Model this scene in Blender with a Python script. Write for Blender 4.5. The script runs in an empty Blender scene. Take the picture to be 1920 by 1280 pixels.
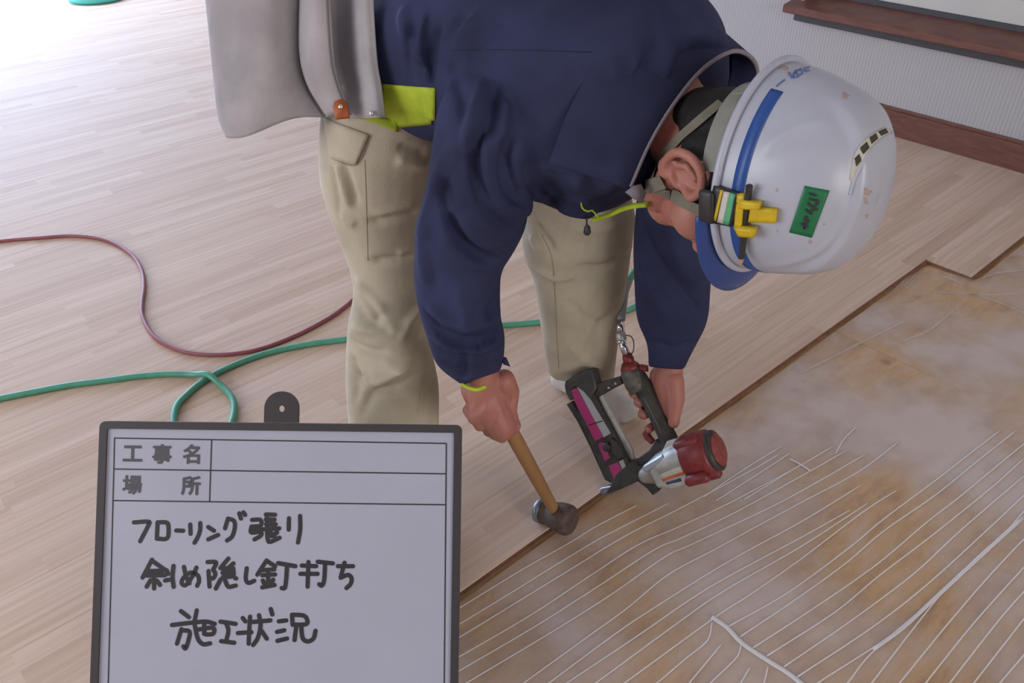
import bpy, bmesh, math, random
import numpy as np
from mathutils import Vector, Matrix
from mathutils.bvhtree import BVHTree

random.seed(7); rng = np.random.default_rng(7)
scene = bpy.context.scene
COL = scene.collection

# ------------------------------------------------------------------ camera
FPX = 1500.0                                   # focal length in pixels of the 1920 px wide frame
CAMH = 1.33
PITCH, ROLL, YAW = math.radians(35.54), math.radians(-0.53), math.radians(48.74)
_f = np.array([0, math.cos(PITCH), -math.sin(PITCH)])
_u0 = np.array([0, math.sin(PITCH), math.cos(PITCH)])
_x0 = np.array([1.0, 0, 0])
_x = math.cos(ROLL) * _x0 + math.sin(ROLL) * _u0
_u = -math.sin(ROLL) * _x0 + math.cos(ROLL) * _u0
CAM = np.array([0, 0, CAMH])
S_ = np.array([math.sin(YAW), math.cos(YAW), 0])      # along the floor boards (worker's left)
N_ = np.array([math.cos(YAW), -math.sin(YAW), 0])     # across the boards (worker's front)
Z_ = np.array([0, 0, 1.0])

cam_data = bpy.data.cameras.new('camera')
cam_data.sensor_width = 36.0
cam_data.lens = FPX / 1920 * 36.0
cam_data.clip_start = 0.02
cam = bpy.data.objects.new('camera', cam_data)
COL.objects.link(cam)
cam.matrix_world = Matrix(((_x[0], _u[0], -_f[0], CAM[0]), (_x[1], _u[1], -_f[1], CAM[1]),
                           (_x[2], _u[2], -_f[2], CAM[2]), (0, 0, 0, 1)))
scene.camera = cam

# ------------------------------------------------------------------ light and exposure
scene.view_settings.view_transform = 'Standard'
scene.view_settings.look = 'None'
scene.view_settings.gamma = 1.0
scene.view_settings.use_curve_mapping = False
scene.view_settings.exposure = 0.36
cy = scene.cycles                                   # few light bounces: keeps the full-size render short
cy.max_bounces, cy.diffuse_bounces, cy.glossy_bounces, cy.transmission_bounces, cy.transparent_max_bounces = 4, 3, 2, 3, 5
cy.adaptive_threshold = 0.03
world = bpy.data.worlds.new('World'); scene.world = world
world.use_nodes = True
world.node_tree.nodes['Background'].inputs[0].default_value = (0.75, 0.85, 1.0, 1)
world.node_tree.nodes['Background'].inputs[1].default_value = 1.0

def W(s, n, z=0.0):
    return S_ * s + N_ * n + Z_ * z

def area_light(name, s, n, z, direction, w, h, power, color):
    """rectangular area light in a window opening; front and right ones are added fill"""
    l = bpy.data.lights.new(name, 'AREA'); l.shape = 'RECTANGLE'; l.size = w; l.size_y = h
    l.energy = power; l.color = color
    o = bpy.data.objects.new(name, l); COL.objects.link(o)
    o.location = W(s, n, z)
    d = Vector(W(*direction))
    o.rotation_euler = d.to_track_quat('-Z', 'Z').to_euler()
    return o
area_light('daylight_left_windows', 0.6, -7.5, 1.25, (0, 1, 0.0), 5.2, 2.2, 300, (0.50, 0.67, 1.0))
area_light('fill_light_front', -3.4, -2.2, 1.55, (1, 0, -0.1), 4.0, 1.4, 85, (0.94, 0.95, 1.0))  # added fill for the camera side, from an unseen source
area_light('fill_light_right', 0.6, 4.4, 1.6, (0, -1, -0.1), 3.4, 1.3, 66, (1.0, 0.96, 0.92))  # second added fill behind the camera, brightens the plywood side

# ------------------------------------------------------------------ projection helpers (calibrated camera -> world points)
def ray(px, py):
    return _f + (px - 960) / FPX * _x - (py - 640) / FPX * _u
def U(px, py, zc):
    return CAM + ray(px, py) * zc
def G(px, py, z=0.0):
    d = ray(px, py); return CAM + d * ((z - CAMH) / d[2])
def unit(v):
    v = np.asarray(v, float); return v / np.linalg.norm(v)

# ------------------------------------------------------------------ materials
def mat(name, col, rough=0.6, metal=0.0, var=0.0, vscale=20.0, bump=0.0, bscale=200.0, spec=0.5, sheen=0.0, col2=None, alpha=1.0, trans=0.0, stretch=None, detail=4.0):
    m = bpy.data.materials.new(name); m.use_nodes = True
    nt = m.node_tree; nd = nt.nodes; lk = nt.links
    b = nd['Principled BSDF']
    b.inputs['Roughness'].default_value = rough
    b.inputs['Metallic'].default_value = metal
    b.inputs['Specular IOR Level'].default_value = spec
    b.inputs['Sheen Weight'].default_value = sheen
    b.inputs['Alpha'].default_value = alpha
    b.inputs['Transmission Weight'].default_value = trans
    c = tuple(col) + (1,)
    b.inputs['Base Color'].default_value = c
    if var or bump:
        tc = nd.new('ShaderNodeTexCoord'); src = tc.outputs['Object']
        if stretch:
            mp = nd.new('ShaderNodeMapping'); mp.inputs['Scale'].default_value = stretch
            lk.new(src, mp.inputs['Vector']); src = mp.outputs['Vector']
    if var:
        n = nd.new('ShaderNodeTexNoise'); n.inputs['Scale'].default_value = vscale; n.inputs['Detail'].default_value = detail
        lk.new(src, n.inputs['Vector'])
        r = nd.new('ShaderNodeValToRGB')
        c2 = col2 if col2 else tuple(min(1, x * (1 + var)) for x in col)
        c1 = col if col2 else tuple(x * (1 - var) for x in col)
        r.color_ramp.elements[0].position = 0.32; r.color_ramp.elements[1].position = 0.68
        r.color_ramp.elements[0].color = tuple(c1) + (1,); r.color_ramp.elements[1].color = tuple(c2) + (1,)
        lk.new(n.outputs['Fac'], r.inputs['Fac']); lk.new(r.outputs['Color'], b.inputs['Base Color'])
    if bump:
        n2 = nd.new('ShaderNodeTexNoise'); n2.inputs['Scale'].default_value = bscale; n2.inputs['Detail'].default_value = 3
        lk.new(src, n2.inputs['Vector'])
        bp = nd.new('ShaderNodeBump'); bp.inputs['Strength'].default_value = bump; bp.inputs['Distance'].default_value = 0.002
        lk.new(n2.outputs['Fac'], bp.inputs['Height']); lk.new(bp.outputs['Normal'], b.inputs['Normal'])
    return m

M = {}
M['navy'] = mat('navy_cloth', (0.031, 0.036, 0.088), 0.8, var=0.22, vscale=9, bump=0.25, bscale=420, sheen=0.0, spec=0.2)
M['navy_dark'] = mat('navy_lining', (0.016, 0.019, 0.045), 0.9, spec=0.1)
M['lime'] = mat('lime_cloth', (0.40, 0.50, 0.02), 0.7, var=0.15, vscale=40, bump=0.2, bscale=500)
M['greylining'] = mat('grey_lining', (0.25, 0.22, 0.26), 0.85)
M['khaki'] = mat('khaki_cloth', (0.51, 0.45, 0.345), 0.85, var=0.16, vscale=10, bump=0.25, bscale=420, spec=0.2)
M['seam'] = mat('khaki_seam', (0.30, 0.265, 0.20), 0.9)
M['navy_seam'] = mat('navy_seam', (0.014, 0.017, 0.045), 0.9)
M['sock'] = mat('sock_cloth', (0.62, 0.58, 0.56), 0.95, var=0.12, vscale=16, bump=0.4, bscale=300, spec=0.1, col2=(0.45, 0.41, 0.37))
M['skin'] = mat('skin', (0.44, 0.20, 0.145), 0.5, var=0.1, col2=(0.43, 0.15, 0.125), vscale=18, bump=0.12, bscale=350, spec=0.4)
M['hair'] = mat('black_hair', (0.006, 0.005, 0.005), 0.7, var=0.4, vscale=150, bump=0.6, bscale=600)
M['leather'] = mat('grey_suede', (0.40, 0.37, 0.385), 0.95, var=0.14, vscale=14, bump=0.3, bscale=300, spec=0.1)
M['leather_edge'] = mat('grey_suede_edge', (0.17, 0.155, 0.15), 0.95)
M['orange'] = mat('orange_leather', (0.38, 0.085, 0.015), 0.5, var=0.2, vscale=90)
M['brass'] = mat('nickel', (0.75, 0.73, 0.70), 0.25, metal=1.0)
M['helmet'] = mat('white_helmet_plastic', (0.445, 0.46, 0.545), 0.32, var=0.03, vscale=30, spec=0.5)
M['blue_band'] = mat('blue_tape', (0.018, 0.075, 0.30), 0.4)
M['visor'] = mat('blue_visor_plastic', (0.035, 0.085, 0.33), 0.25, trans=0.25)
M['vent'] = mat('dark_vent', (0.05, 0.042, 0.035), 0.8)
M['cream'] = mat('cream_plastic', (0.55, 0.52, 0.45), 0.5)
M['strap'] = mat('olive_webbing', (0.20, 0.185, 0.14), 0.85, bump=0.5, bscale=900, var=0.1, vscale=60)
M['harness'] = mat('grey_harness', (0.27, 0.265, 0.235), 0.7, var=0.1, vscale=40)
M['black'] = mat('black_plastic', (0.028, 0.026, 0.028), 0.42, var=0.15, vscale=60)
M['yellow'] = mat('yellow_plastic', (0.62, 0.43, 0.01), 0.4, var=0.1, vscale=60)
M['labelwhite'] = mat('label_white', (0.62, 0.58, 0.52), 0.5)
M['labelgreen'] = mat('label_green', (0.10, 0.42, 0.22), 0.5)
M['greentape'] = mat('green_tape', (0.010, 0.165, 0.065), 0.45, var=0.1, vscale=60)
M['ink'] = mat('marker_ink', (0.030, 0.026, 0.032), 0.5)
M['blueink'] = mat('blue_print', (0.10, 0.16, 0.36), 0.5)
M['stain'] = mat('brown_stain', (0.42, 0.33, 0.30), 0.7)
M['pencilwood'] = mat('pencil_wood', (0.42, 0.25, 0.16), 0.7)
M['wood'] = mat('hammer_wood', (0.38, 0.205, 0.085), 0.5, var=0.2, vscale=22, col2=(0.27, 0.13, 0.048), stretch=(1, 1, 0.25))
M['iron'] = mat('worn_iron', (0.105, 0.072, 0.060), 0.65, metal=0.15, var=0.35, vscale=70, bump=0.4, bscale=180)
M['steel'] = mat('grey_steel', (0.24, 0.26, 0.30), 0.4, metal=0.6, var=0.2, vscale=60)
M['chrome'] = mat('chrome', (0.72, 0.74, 0.80), 0.14, metal=1.0)
M['alu'] = mat('cast_aluminium', (0.50, 0.49, 0.46), 0.42, metal=0.55, var=0.12, vscale=60, bump=0.2, bscale=400)
M['red'] = mat('red_plastic', (0.21, 0.026, 0.028), 0.45, var=0.25, vscale=60, bump=0.15, bscale=300)
M['redcap'] = mat('dusty_red', (0.27, 0.055, 0.045), 0.6, var=0.25, vscale=70)
M['tool'] = mat('dark_tool_metal', (0.050, 0.045, 0.042), 0.5, metal=0.25, var=0.3, vscale=60, bump=0.2, bscale=300)
M['grip'] = mat('grip_rubber', (0.060, 0.056, 0.050), 0.8, var=0.25, vscale=50, bump=0.5, bscale=500)
M['magenta'] = mat('magenta_label', (0.42, 0.025, 0.16), 0.45)
M['lightgrey'] = mat('grey_label', (0.40, 0.41, 0.42), 0.45)
M['orangelabel'] = mat('orange_label', (0.62, 0.16, 0.05), 0.5)
M['bluelabel'] = mat('dark_blue_label', (0.06, 0.06, 0.13), 0.5)
M['greenhose'] = mat('green_hose', (0.085, 0.33, 0.215), 0.4, var=0.08, vscale=30)
M['redhose'] = mat('red_hose', (0.28, 0.075, 0.085), 0.45, var=0.12, vscale=30)
M['clearhose'] = mat('grey_clear_hose', (0.42, 0.44, 0.46), 0.25, trans=0.35)
M['teal'] = mat('teal_rubber', (0.10, 0.60, 0.52), 0.4)
M['boardwhite'] = mat('whiteboard', (0.435, 0.44, 0.54), 0.35, var=0.02, vscale=8)
M['boardframe'] = mat('board_frame', (0.045, 0.038, 0.042), 0.5)
M['slab'] = mat('concrete_slab', (0.25, 0.23, 0.21), 0.9, var=0.1, vscale=8)
M['paint'] = mat('white_paint', (0.62, 0.60, 0.57), 0.8, var=0.03, vscale=6)
M['thread'] = mat('white_thread', (0.74, 0.70, 0.70), 0.6)

def brown_wood(name, c1, c2):
    return mat(name, c1, 0.42, var=0.2, vscale=14, col2=c2, stretch=(1, 1, 6), bump=0.1, bscale=120)
M['brown'] = brown_wood('brown_varnished_wood', (0.175, 0.070, 0.048), (0.125, 0.045, 0.032))
M['brown_dark'] = mat('dark_bronze', (0.055, 0.048, 0.052), 0.5, var=0.1)
M['sash'] = mat('pale_sash', (0.56, 0.53, 0.47), 0.6, var=0.04, vscale=5)

# floor boards: three staves across each 150 mm board, colour per stave, fine grain
def floor_material():
    m = bpy.data.materials.new('laminated_floor_wood'); m.use_nodes = True
    nt = m.node_tree; nd = nt.nodes; lk = nt.links; b = nd['Principled BSDF']
    geo = nd.new('ShaderNodeNewGeometry')
    def dot(vec):
        d = nd.new('ShaderNodeVectorMath'); d.operation = 'DOT_PRODUCT'
        lk.new(geo.outputs['Position'], d.inputs[0]); d.inputs[1].default_value = tuple(vec); return d.outputs['Value']
    def mth(op, a, bb=None):
        x = nd.new('ShaderNodeMath'); x.operation = op
        for i, v in enumerate((a, bb)):
            if v is None: continue
            if isinstance(v, (int, float)): x.inputs[i].default_value = v
            else: lk.new(v, x.inputs[i])
        return x.outputs[0]
    s = dot(S_); n = dot(N_)
    lane = mth('FLOOR', mth('DIVIDE', mth('ADD', n, 0.83), 0.05))
    wn = nd.new('ShaderNodeTexWhiteNoise'); wn.noise_dimensions = '1D'; lk.new(lane, wn.inputs['W'])
    off = mth('MULTIPLY', wn.outputs['Value'], 5.0)
    cell = mth('FLOOR', mth('DIVIDE', mth('ADD', s, off), 0.55))
    cb = nd.new('ShaderNodeCombineXYZ'); lk.new(lane, cb.inputs[0]); lk.new(cell, cb.inputs[1])
    wn2 = nd.new('ShaderNodeTexWhiteNoise'); wn2.noise_dimensions = '2D'; lk.new(cb.outputs[0], wn2.inputs['Vector'])
    ramp = nd.new('ShaderNodeValToRGB'); e = ramp.color_ramp.elements
    e[0].position = 0.0; e[0].color = (0.585, 0.413, 0.312, 1)
    e[1].position = 1.0; e[1].color = (0.69, 0.523, 0.416, 1)
    k = ramp.color_ramp.elements.new(0.22); k.color = (0.635, 0.464, 0.354, 1)
    k = ramp.color_ramp.elements.new(0.6); k.color = (0.665, 0.494, 0.385, 1)
    lk.new(wn2.outputs['Value'], ramp.inputs['Fac'])
    cg = nd.new('ShaderNodeCombineXYZ')
    lk.new(mth('MULTIPLY', s, 2.2), cg.inputs[0]); lk.new(mth('MULTIPLY', n, 70.0), cg.inputs[1]); lk.new(mth('MULTIPLY', wn2.outputs['Value'], 50.0), cg.inputs[2])
    gr = nd.new('ShaderNodeTexNoise'); gr.inputs['Scale'].default_value = 1.0; gr.inputs['Detail'].default_value = 3
    lk.new(cg.outputs[0], gr.inputs['Vector'])
    mix = nd.new('ShaderNodeMix'); mix.data_type = 'RGBA'; mix.blend_type = 'MULTIPLY'
    gramp = nd.new('ShaderNodeValToRGB'); gramp.color_ramp.elements[0].color = (0.86, 0.82, 0.78, 1); gramp.color_ramp.elements[1].color = (1.06, 1.06, 1.06, 1)
    gramp.color_ramp.elements[0].position = 0.3; gramp.color_ramp.elements[1].position = 0.62
    lk.new(gr.outputs['Fac'], gramp.inputs['Fac'])
    mix.inputs[0].default_value = 0.8
    lk.new(ramp.outputs['Color'], mix.inputs[6]); lk.new(gramp.outputs['Color'], mix.inputs[7])
    lk.new(mix.outputs[2], b.inputs['Base Color'])
    b.inputs['Roughness'].default_value = 0.6
    b.inputs['Specular IOR Level'].default_value = 0.2
    return m
M['floor'] = floor_material()

def plywood_material():
    m = bpy.data.materials.new('plywood'); m.use_nodes = True
    nt = m.node_tree; nd = nt.nodes; lk = nt.links; b = nd['Principled BSDF']
    tc = nd.new('ShaderNodeTexCoord')
    mp = nd.new('ShaderNodeMapping'); mp.inputs['Scale'].default_value = (3.5, 11, 1); mp.inputs['Rotation'].default_value = (0, 0, 0.1)
    lk.new(tc.outputs['Object'], mp.inputs['Vector'])
    n1 = nd.new('ShaderNodeTexNoise'); n1.inputs['Scale'].default_value = 1.6; n1.inputs['Detail'].default_value = 6; n1.inputs['Roughness'].default_value = 0.65
    lk.new(mp.outputs[0], n1.inputs['Vector'])
    r = nd.new('ShaderNodeValToRGB'); e = r.color_ramp.elements
    e[0].position = 0.3; e[0].color = (0.38, 0.18, 0.06, 1)
    e[1].position = 0.72; e[1].color = (0.66, 0.46, 0.32, 1)
    k = e.new(0.5); k.color = (0.60, 0.36, 0.15, 1)
    lk.new(n1.outputs['Fac'], r.inputs['Fac'])
    v = nd.new('ShaderNodeTexVoronoi'); v.inputs['Scale'].default_value = 3.3
    lk.new(tc.outputs['Object'], v.inputs['Vector'])
    kr = nd.new('ShaderNodeValToRGB'); kr.color_ramp.elements[0].position = 0.035; kr.color_ramp.elements[0].color = (0.25, 0.17, 0.14, 1)
    kr.color_ramp.elements[1].position = 0.075; kr.color_ramp.elements[1].color = (1, 1, 1, 1)
    lk.new(v.outputs['Distance'], kr.inputs['Fac'])
    mx = nd.new('ShaderNodeMix'); mx.data_type = 'RGBA'; mx.blend_type = 'MULTIPLY'; mx.inputs[0].default_value = 0.8
    lk.new(r.outputs['Color'], mx.inputs[6]); lk.new(kr.outputs['Color'], mx.inputs[7])
    lk.new(mx.outputs[2], b.inputs['Base Color'])
    b.inputs['Roughness'].default_value = 0.7
    return m
M['plywood'] = plywood_material()

def film_material():
    m = bpy.data.materials.new('translucent_film'); m.use_nodes = True
    nt = m.node_tree; nd = nt.nodes; lk = nt.links
    b = nd['Principled BSDF']; b.inputs['Base Color'].default_value = (0.80, 0.69, 0.66, 1); b.inputs['Roughness'].default_value = 0.35
    b.inputs['Specular IOR Level'].default_value = 0.6
    t = nd.new('ShaderNodeBsdfTransparent'); mx = nd.new('ShaderNodeMixShader')
    tc = nd.new('ShaderNodeTexCoord'); n = nd.new('ShaderNodeTexNoise'); n.inputs['Scale'].default_value = 3.1; n.inputs['Detail'].default_value = 5
    lk.new(tc.outputs['Object'], n.inputs['Vector'])
    mr = nd.new('ShaderNodeMapRange'); mr.inputs[1].default_value = 0.38; mr.inputs[2].default_value = 0.62; mr.inputs[3].default_value = 0.16; mr.inputs[4].default_value = 0.64
    lk.new(n.outputs['Fac'], mr.inputs[0]); lk.new(mr.outputs[0], mx.inputs[0])
    lk.new(t.outputs[0], mx.inputs[1]); lk.new(b.outputs[0], mx.inputs[2])
    lk.new(mx.outputs[0], nd['Material Output'].inputs[0])
    return m
M['film'] = film_material()

def ribbed_wall_material():
    m = bpy.data.materials.new('ribbed_wallpaper'); m.use_nodes = True
    nt = m.node_tree; nd = nt.nodes; lk = nt.links; b = nd['Principled BSDF']
    geo = nd.new('ShaderNodeNewGeometry'); d = nd.new('ShaderNodeVectorMath'); d.operation = 'DOT_PRODUCT'
    lk.new(geo.outputs['Position'], d.inputs[0]); d.inputs[1].default_value = tuple(N_)
    c = nd.new('ShaderNodeCombineXYZ'); lk.new(d.outputs['Value'], c.inputs[0])
    w = nd.new('ShaderNodeTexWave'); w.inputs['Scale'].default_value = 21.0; w.inputs['Distortion'].default_value = 0.0
    lk.new(c.outputs[0], w.inputs['Vector'])
    r = nd.new('ShaderNodeValToRGB'); r.color_ramp.elements[0].color = (0.40, 0.37, 0.365, 1); r.color_ramp.elements[1].color = (0.455, 0.42, 0.415, 1)
    r.color_ramp.elements[1].position = 0.6
    lk.new(w.outputs['Fac'], r.inputs['Fac']); lk.new(r.outputs[0], b.inputs['Base Color'])
    bp = nd.new('ShaderNodeBump'); bp.inputs['Strength'].default_value = 0.3; bp.inputs['Distance'].default_value = 0.002
    lk.new(w.outputs['Fac'], bp.inputs['Height']); lk.new(bp.outputs[0], b.inputs['Normal'])
    b.inputs['Roughness'].default_value = 0.85
    return m
M['ribbed'] = ribbed_wall_material()

# ------------------------------------------------------------------ mesh helpers
def link(name, me, m, parent=None, smooth=True):
    o = bpy.data.objects.new(name, me); COL.objects.link(o)
    if m is not None and len(me.materials) == 0: me.materials.append(M[m] if isinstance(m, str) else m)
    if smooth and len(me.polygons): me.polygons.foreach_set('use_smooth', [True] * len(me.polygons))
    if parent is not None:
        o.parent = parent; o.matrix_parent_inverse = INV[parent.name]
    return o
INV = {}
def thing(name, loc, label, cat, group=None):
    o = bpy.data.objects.new(name, None); COL.objects.link(o)
    o.location = tuple(loc); o.empty_display_size = 0.05
    INV[o.name] = Matrix.Translation(Vector(loc)).inverted()
    tag(o, label, cat, group); return o
def tag(o, label=None, cat=None, group=None, kind=None):
    if label: o['label'] = label
    if cat: o['category'] = cat
    if group: o['group'] = group
    if kind: o['kind'] = kind
    return o
def mk(name, verts, faces, m, parent=None, smooth=True):
    me = bpy.data.meshes.new(name)
    me.from_pydata([tuple(map(float, v)) for v in verts], [], [tuple(int(i) for i in f) for f in faces]); me.update()
    bm = bmesh.new(); bm.from_mesh(me); bmesh.ops.recalc_face_normals(bm, faces=bm.faces); bm.to_mesh(me); bm.free()
    o = link(name, me, m, parent, smooth)
    INV[o.name] = Matrix.Identity(4)
    return o
def sharp(o, ang=35):
    me = o.data
    bm = bmesh.new(); bm.from_mesh(me)
    for e in bm.edges:
        if len(e.link_faces) == 2 and e.calc_face_angle(0) > math.radians(ang): e.smooth = False
    bm.to_mesh(me); bm.free(); return o
def merge(*parts):
    V, Fc = [], []
    for v, f in parts:
        k = len(V); V += [tuple(p) for p in v]; Fc += [tuple(i + k for i in q) for q in f]
    return V, Fc
def rings_mesh(rings, cap=True, closed=True):
    m = len(rings[0]); V = [p for r in rings for p in r]; Fc = []
    for i in range(len(rings) - 1):
        for j in range(m if closed else m - 1):
            a = i * m + j; b = i * m + (j + 1) % m
            Fc.append((a, b, b + m, a + m))
    if cap and closed:
        c0 = len(V); V.append(np.mean(np.array(rings[0]), 0)); c1 = len(V); V.append(np.mean(np.array(rings[-1]), 0))
        for j in range(m):
            Fc.append((c0, (j + 1) % m, j)); k = (len(rings) - 1) * m
            Fc.append((c1, k + j, k + (j + 1) % m))
    return V, Fc
def catmull(P, n):
    P = np.asarray(P, float); out = []
    Q = np.vstack([2 * P[0] - P[1], P, 2 * P[-1] - P[-2]])
    for i in range(len(P) - 1):
        a, b, c, d = Q[i:i + 4]
        for t in np.linspace(0, 1, n, endpoint=False):
            out.append(0.5 * (2 * b + (c - a) * t + (2 * a - 5 * b + 4 * c - d) * t * t + (3 * b - a - 3 * c + d) * t ** 3))
    out.append(P[-1]); return np.array(out)
def tube(pts, radii, seg=12, cap=True, flat=None, up=None):
    pts = np.asarray(pts, float); k = len(pts)
    radii = np.full(k, radii) if np.isscalar(radii) else np.asarray(radii, float)
    T = np.gradient(pts, axis=0); T /= np.linalg.norm(T, axis=1)[:, None] + 1e-12
    a = np.array([0, 0, 1.0]) if up is None else np.asarray(up, float)
    if up is None and abs(T[0] @ a) > 0.9: a = np.array([1.0, 0, 0])
    rings = []; nrm = unit(a - T[0] * (a @ T[0]))
    for i in range(k):
        base = a if up is not None else nrm
        nrm = unit(base - T[i] * (base @ T[i])); bi = np.cross(T[i], nrm)
        r1 = radii[i]; r2 = radii[i] * (flat if flat else 1.0)
        rings.append([pts[i] + nrm * (r2 * math.sin(t)) + bi * (r1 * math.cos(t)) for t in np.linspace(0, 2 * math.pi, seg, endpoint=False)])
    return rings_mesh(rings, cap)
def capsule(a, b, ra, rb, seg=14):
    a, b = np.asarray(a, float), np.asarray(b, float); d = b - a; L = np.linalg.norm(d)
    d = d / L if L > 1e-9 else np.array([0, 0, 1.0])
    P, R = [], []
    for t in np.linspace(-90, 0, 5)[0:]:
        t = math.radians(max(t, -86)); P.append(a + d * ra * math.sin(t)); R.append(ra * math.cos(t))
    for t in np.linspace(0, 90, 5):
        t = math.radians(min(t, 86)); P.append(b + d * rb * math.sin(t)); R.append(rb * math.cos(t))
    return tube(P, R, seg)
def chain(pts, radii, seg=14):
    return merge(*[capsule(pts[i], pts[i + 1], radii[i], radii[i + 1], seg) for i in range(len(pts) - 1)])
def ellipsoid(c, ax, seg=24, rg=14):
    c = np.asarray(c, float); A = [np.asarray(a, float) for a in ax]; rings = []
    for v in np.linspace(-math.pi / 2 * .985, math.pi / 2 * .985, rg):
        rings.append([c + A[0] * (math.cos(v) * math.cos(t)) + A[1] * (math.cos(v) * math.sin(t)) + A[2] * math.sin(v) for t in np.linspace(0, 2 * math.pi, seg, endpoint=False)])
    return rings_mesh(rings)
def bbox_mesh(c, ax, bev=0.0, seg=2):
    """box with centre c and half-axes ax, edges rounded by bev"""
    bm = bmesh.new(); bmesh.ops.create_cube(bm, size=2.0)
    L = [np.linalg.norm(a) for a in ax]; D = [np.asarray(a, float) / l for a, l in zip(ax, L)]
    for v in bm.verts: v.co = Vector((v.co.x * L[0], v.co.y * L[1], v.co.z * L[2]))
    if bev: bmesh.ops.bevel(bm, geom=bm.edges[:] + bm.verts[:], offset=min(bev, 0.95 * min(L)), segments=seg, affect='EDGES', profile=0.5)
    bm.verts.index_update()
    V = [np.asarray(c, float) + D[0] * v.co.x + D[1] * v.co.y + D[2] * v.co.z for v in bm.verts]
    Fc = [tuple(v.index for v in f.verts) for f in bm.faces]; bm.free(); return V, Fc
def prism(poly, o, e1, e2, e3, h0, h1, bev=0.0):
    """extrude a 2-D outline (in e1,e2) along e3 from h0 to h1"""
    o, e1, e2, e3 = map(lambda q: np.asarray(q, float), (o, e1, e2, e3)); k = len(poly)
    rings = []
    def rg(p, h): return [o + e1 * a + e2 * b + e3 * h for a, b in p]
    if bev:
        c = np.mean(np.array(poly, float), 0)
        P = np.array(poly, float); nx = np.roll(P, -1, 0) - P; pv = P - np.roll(P, 1, 0)
        area = np.sum(P[:, 0] * np.roll(P[:, 1], -1) - np.roll(P[:, 0], -1) * P[:, 1])
        sg = 1 if area > 0 else -1
        n1 = np.stack([-nx[:, 1], nx[:, 0]], 1) * sg; n2 = np.stack([-pv[:, 1], pv[:, 0]], 1) * sg
        n1 /= np.linalg.norm(n1, axis=1)[:, None] + 1e-9; n2 /= np.linalg.norm(n2, axis=1)[:, None] + 1e-9
        nn = n1 + n2; nn /= np.linalg.norm(nn, axis=1)[:, None] + 1e-9
        I = P + nn * bev
        rings = [rg(I, h0), rg(P, h0 + bev), rg(P, h1 - bev), rg(I, h1)]
    else: rings = [rg(poly, h0), rg(poly, h1)]
    V = [p for r in rings for p in r]; Fc = []
    for i in range(len(rings) - 1):
        for j in range(k): a = i * k + j; b = i * k + (j + 1) % k; Fc.append((a, b, b + k, a + k))
    Fc.append(tuple(range(k))[::-1]); Fc.append(tuple((len(rings) - 1) * k + j for j in range(k)))
    return V, Fc
def disc(c, axis, r, h, seg=24, bev=0.0):
    c = np.asarray(c, float); d = unit(axis)
    if bev: P = [c, c + d * bev * .4, c + d * bev, c + d * (h - bev), c + d * (h - bev * .4), c + d * h]; R = [r - bev, r - bev * .3, r, r, r - bev * .3, r - bev]
    else: P = [c, c + d * h]; R = [r, r]
    return tube(P, R, seg)
def remesh(part, voxel, smooth_it=4, factor=0.5):
    me = bpy.data.meshes.new('tmp'); V, Fc = part
    me.from_pydata([tuple(map(float, v)) for v in V], [], [tuple(int(i) for i in f) for f in Fc]); me.update()
    bm = bmesh.new(); bm.from_mesh(me); bmesh.ops.recalc_face_normals(bm, faces=bm.faces); bm.to_mesh(me); bm.free()
    o = bpy.data.objects.new('tmp', me); COL.objects.link(o)
    r = o.modifiers.new('r', 'REMESH'); r.mode = 'VOXEL'; r.voxel_size = voxel
    if smooth_it:
        sm = o.modifiers.new('s', 'SMOOTH'); sm.factor = factor; sm.iterations = smooth_it
    dg = bpy.context.evaluated_depsgraph_get(); ev = o.evaluated_get(dg)
    out = bpy.data.meshes.new_from_object(ev)
    bpy.data.objects.remove(o); bpy.data.meshes.remove(me)
    return out
def verts_np(me):
    a = np.empty(len(me.vertices) * 3); me.vertices.foreach_get('co', a); return a.reshape(-1, 3)
def normals_np(me):
    a = np.empty(len(me.vertices) * 3); me.vertices.foreach_get('normal', a); return a.reshape(-1, 3)
def bvh(me):
    return BVHTree.FromPolygons([v.co[:] for v in me.vertices], [p.vertices[:] for p in me.polygons])
def hit(tree, px, py):
    d = Vector(unit(ray(px, py))); r = tree.ray_cast(Vector(CAM), d)
    if r[0] is None: return None, None
    nn = np.array(r[1]); nn = nn if nn @ np.array(d) < 0 else -nn
    return np.array(r[0]), nn
def wrinkle(me, tree, items, gain=1.7):
    """items: (pixel polyline, amplitude m, half-width m); ridges and grooves pressed into the cloth"""
    V = verts_np(me); Nn = normals_np(me); D = np.zeros(len(V))
    for poly, amp, wd in items:
        P = catmull(np.array(poly, float), 6); Q = []
        for p in P:
            h, _ = hit(tree, *p)
            if h is not None: Q.append(h)
        if len(Q) < 2: continue
        Q = np.array(Q); lo = Q.min(0) - 3 * wd; hi = Q.max(0) + 3 * wd
        idx = np.where(np.all((V > lo) & (V < hi), axis=1))[0]
        if len(idx) == 0: continue
        best = np.full(len(idx), 9.0); par = np.zeros(len(idx)); n = len(Q) - 1
        for i in range(n):
            a, b = Q[i], Q[i + 1]; ab = b - a; L2 = ab @ ab
            if L2 < 1e-12 or L2 > 0.01: continue
            t = np.clip(((V[idx] - a) @ ab) / L2, 0, 1); d = np.linalg.norm(V[idx] - a - t[:, None] * ab, axis=1)
            m_ = d < best; best[m_] = d[m_]; par[m_] = (i + t[m_]) / n
        fade = np.clip(np.minimum(par, 1 - par) * 5 + 0.15, 0, 1)
        D[idx] += gain * amp * np.exp(-(best / (0.85 * wd)) ** 2) * fade
    V = V + Nn * D[:, None]
    me.vertices.foreach_set('co', V.ravel()); me.update()
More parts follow.
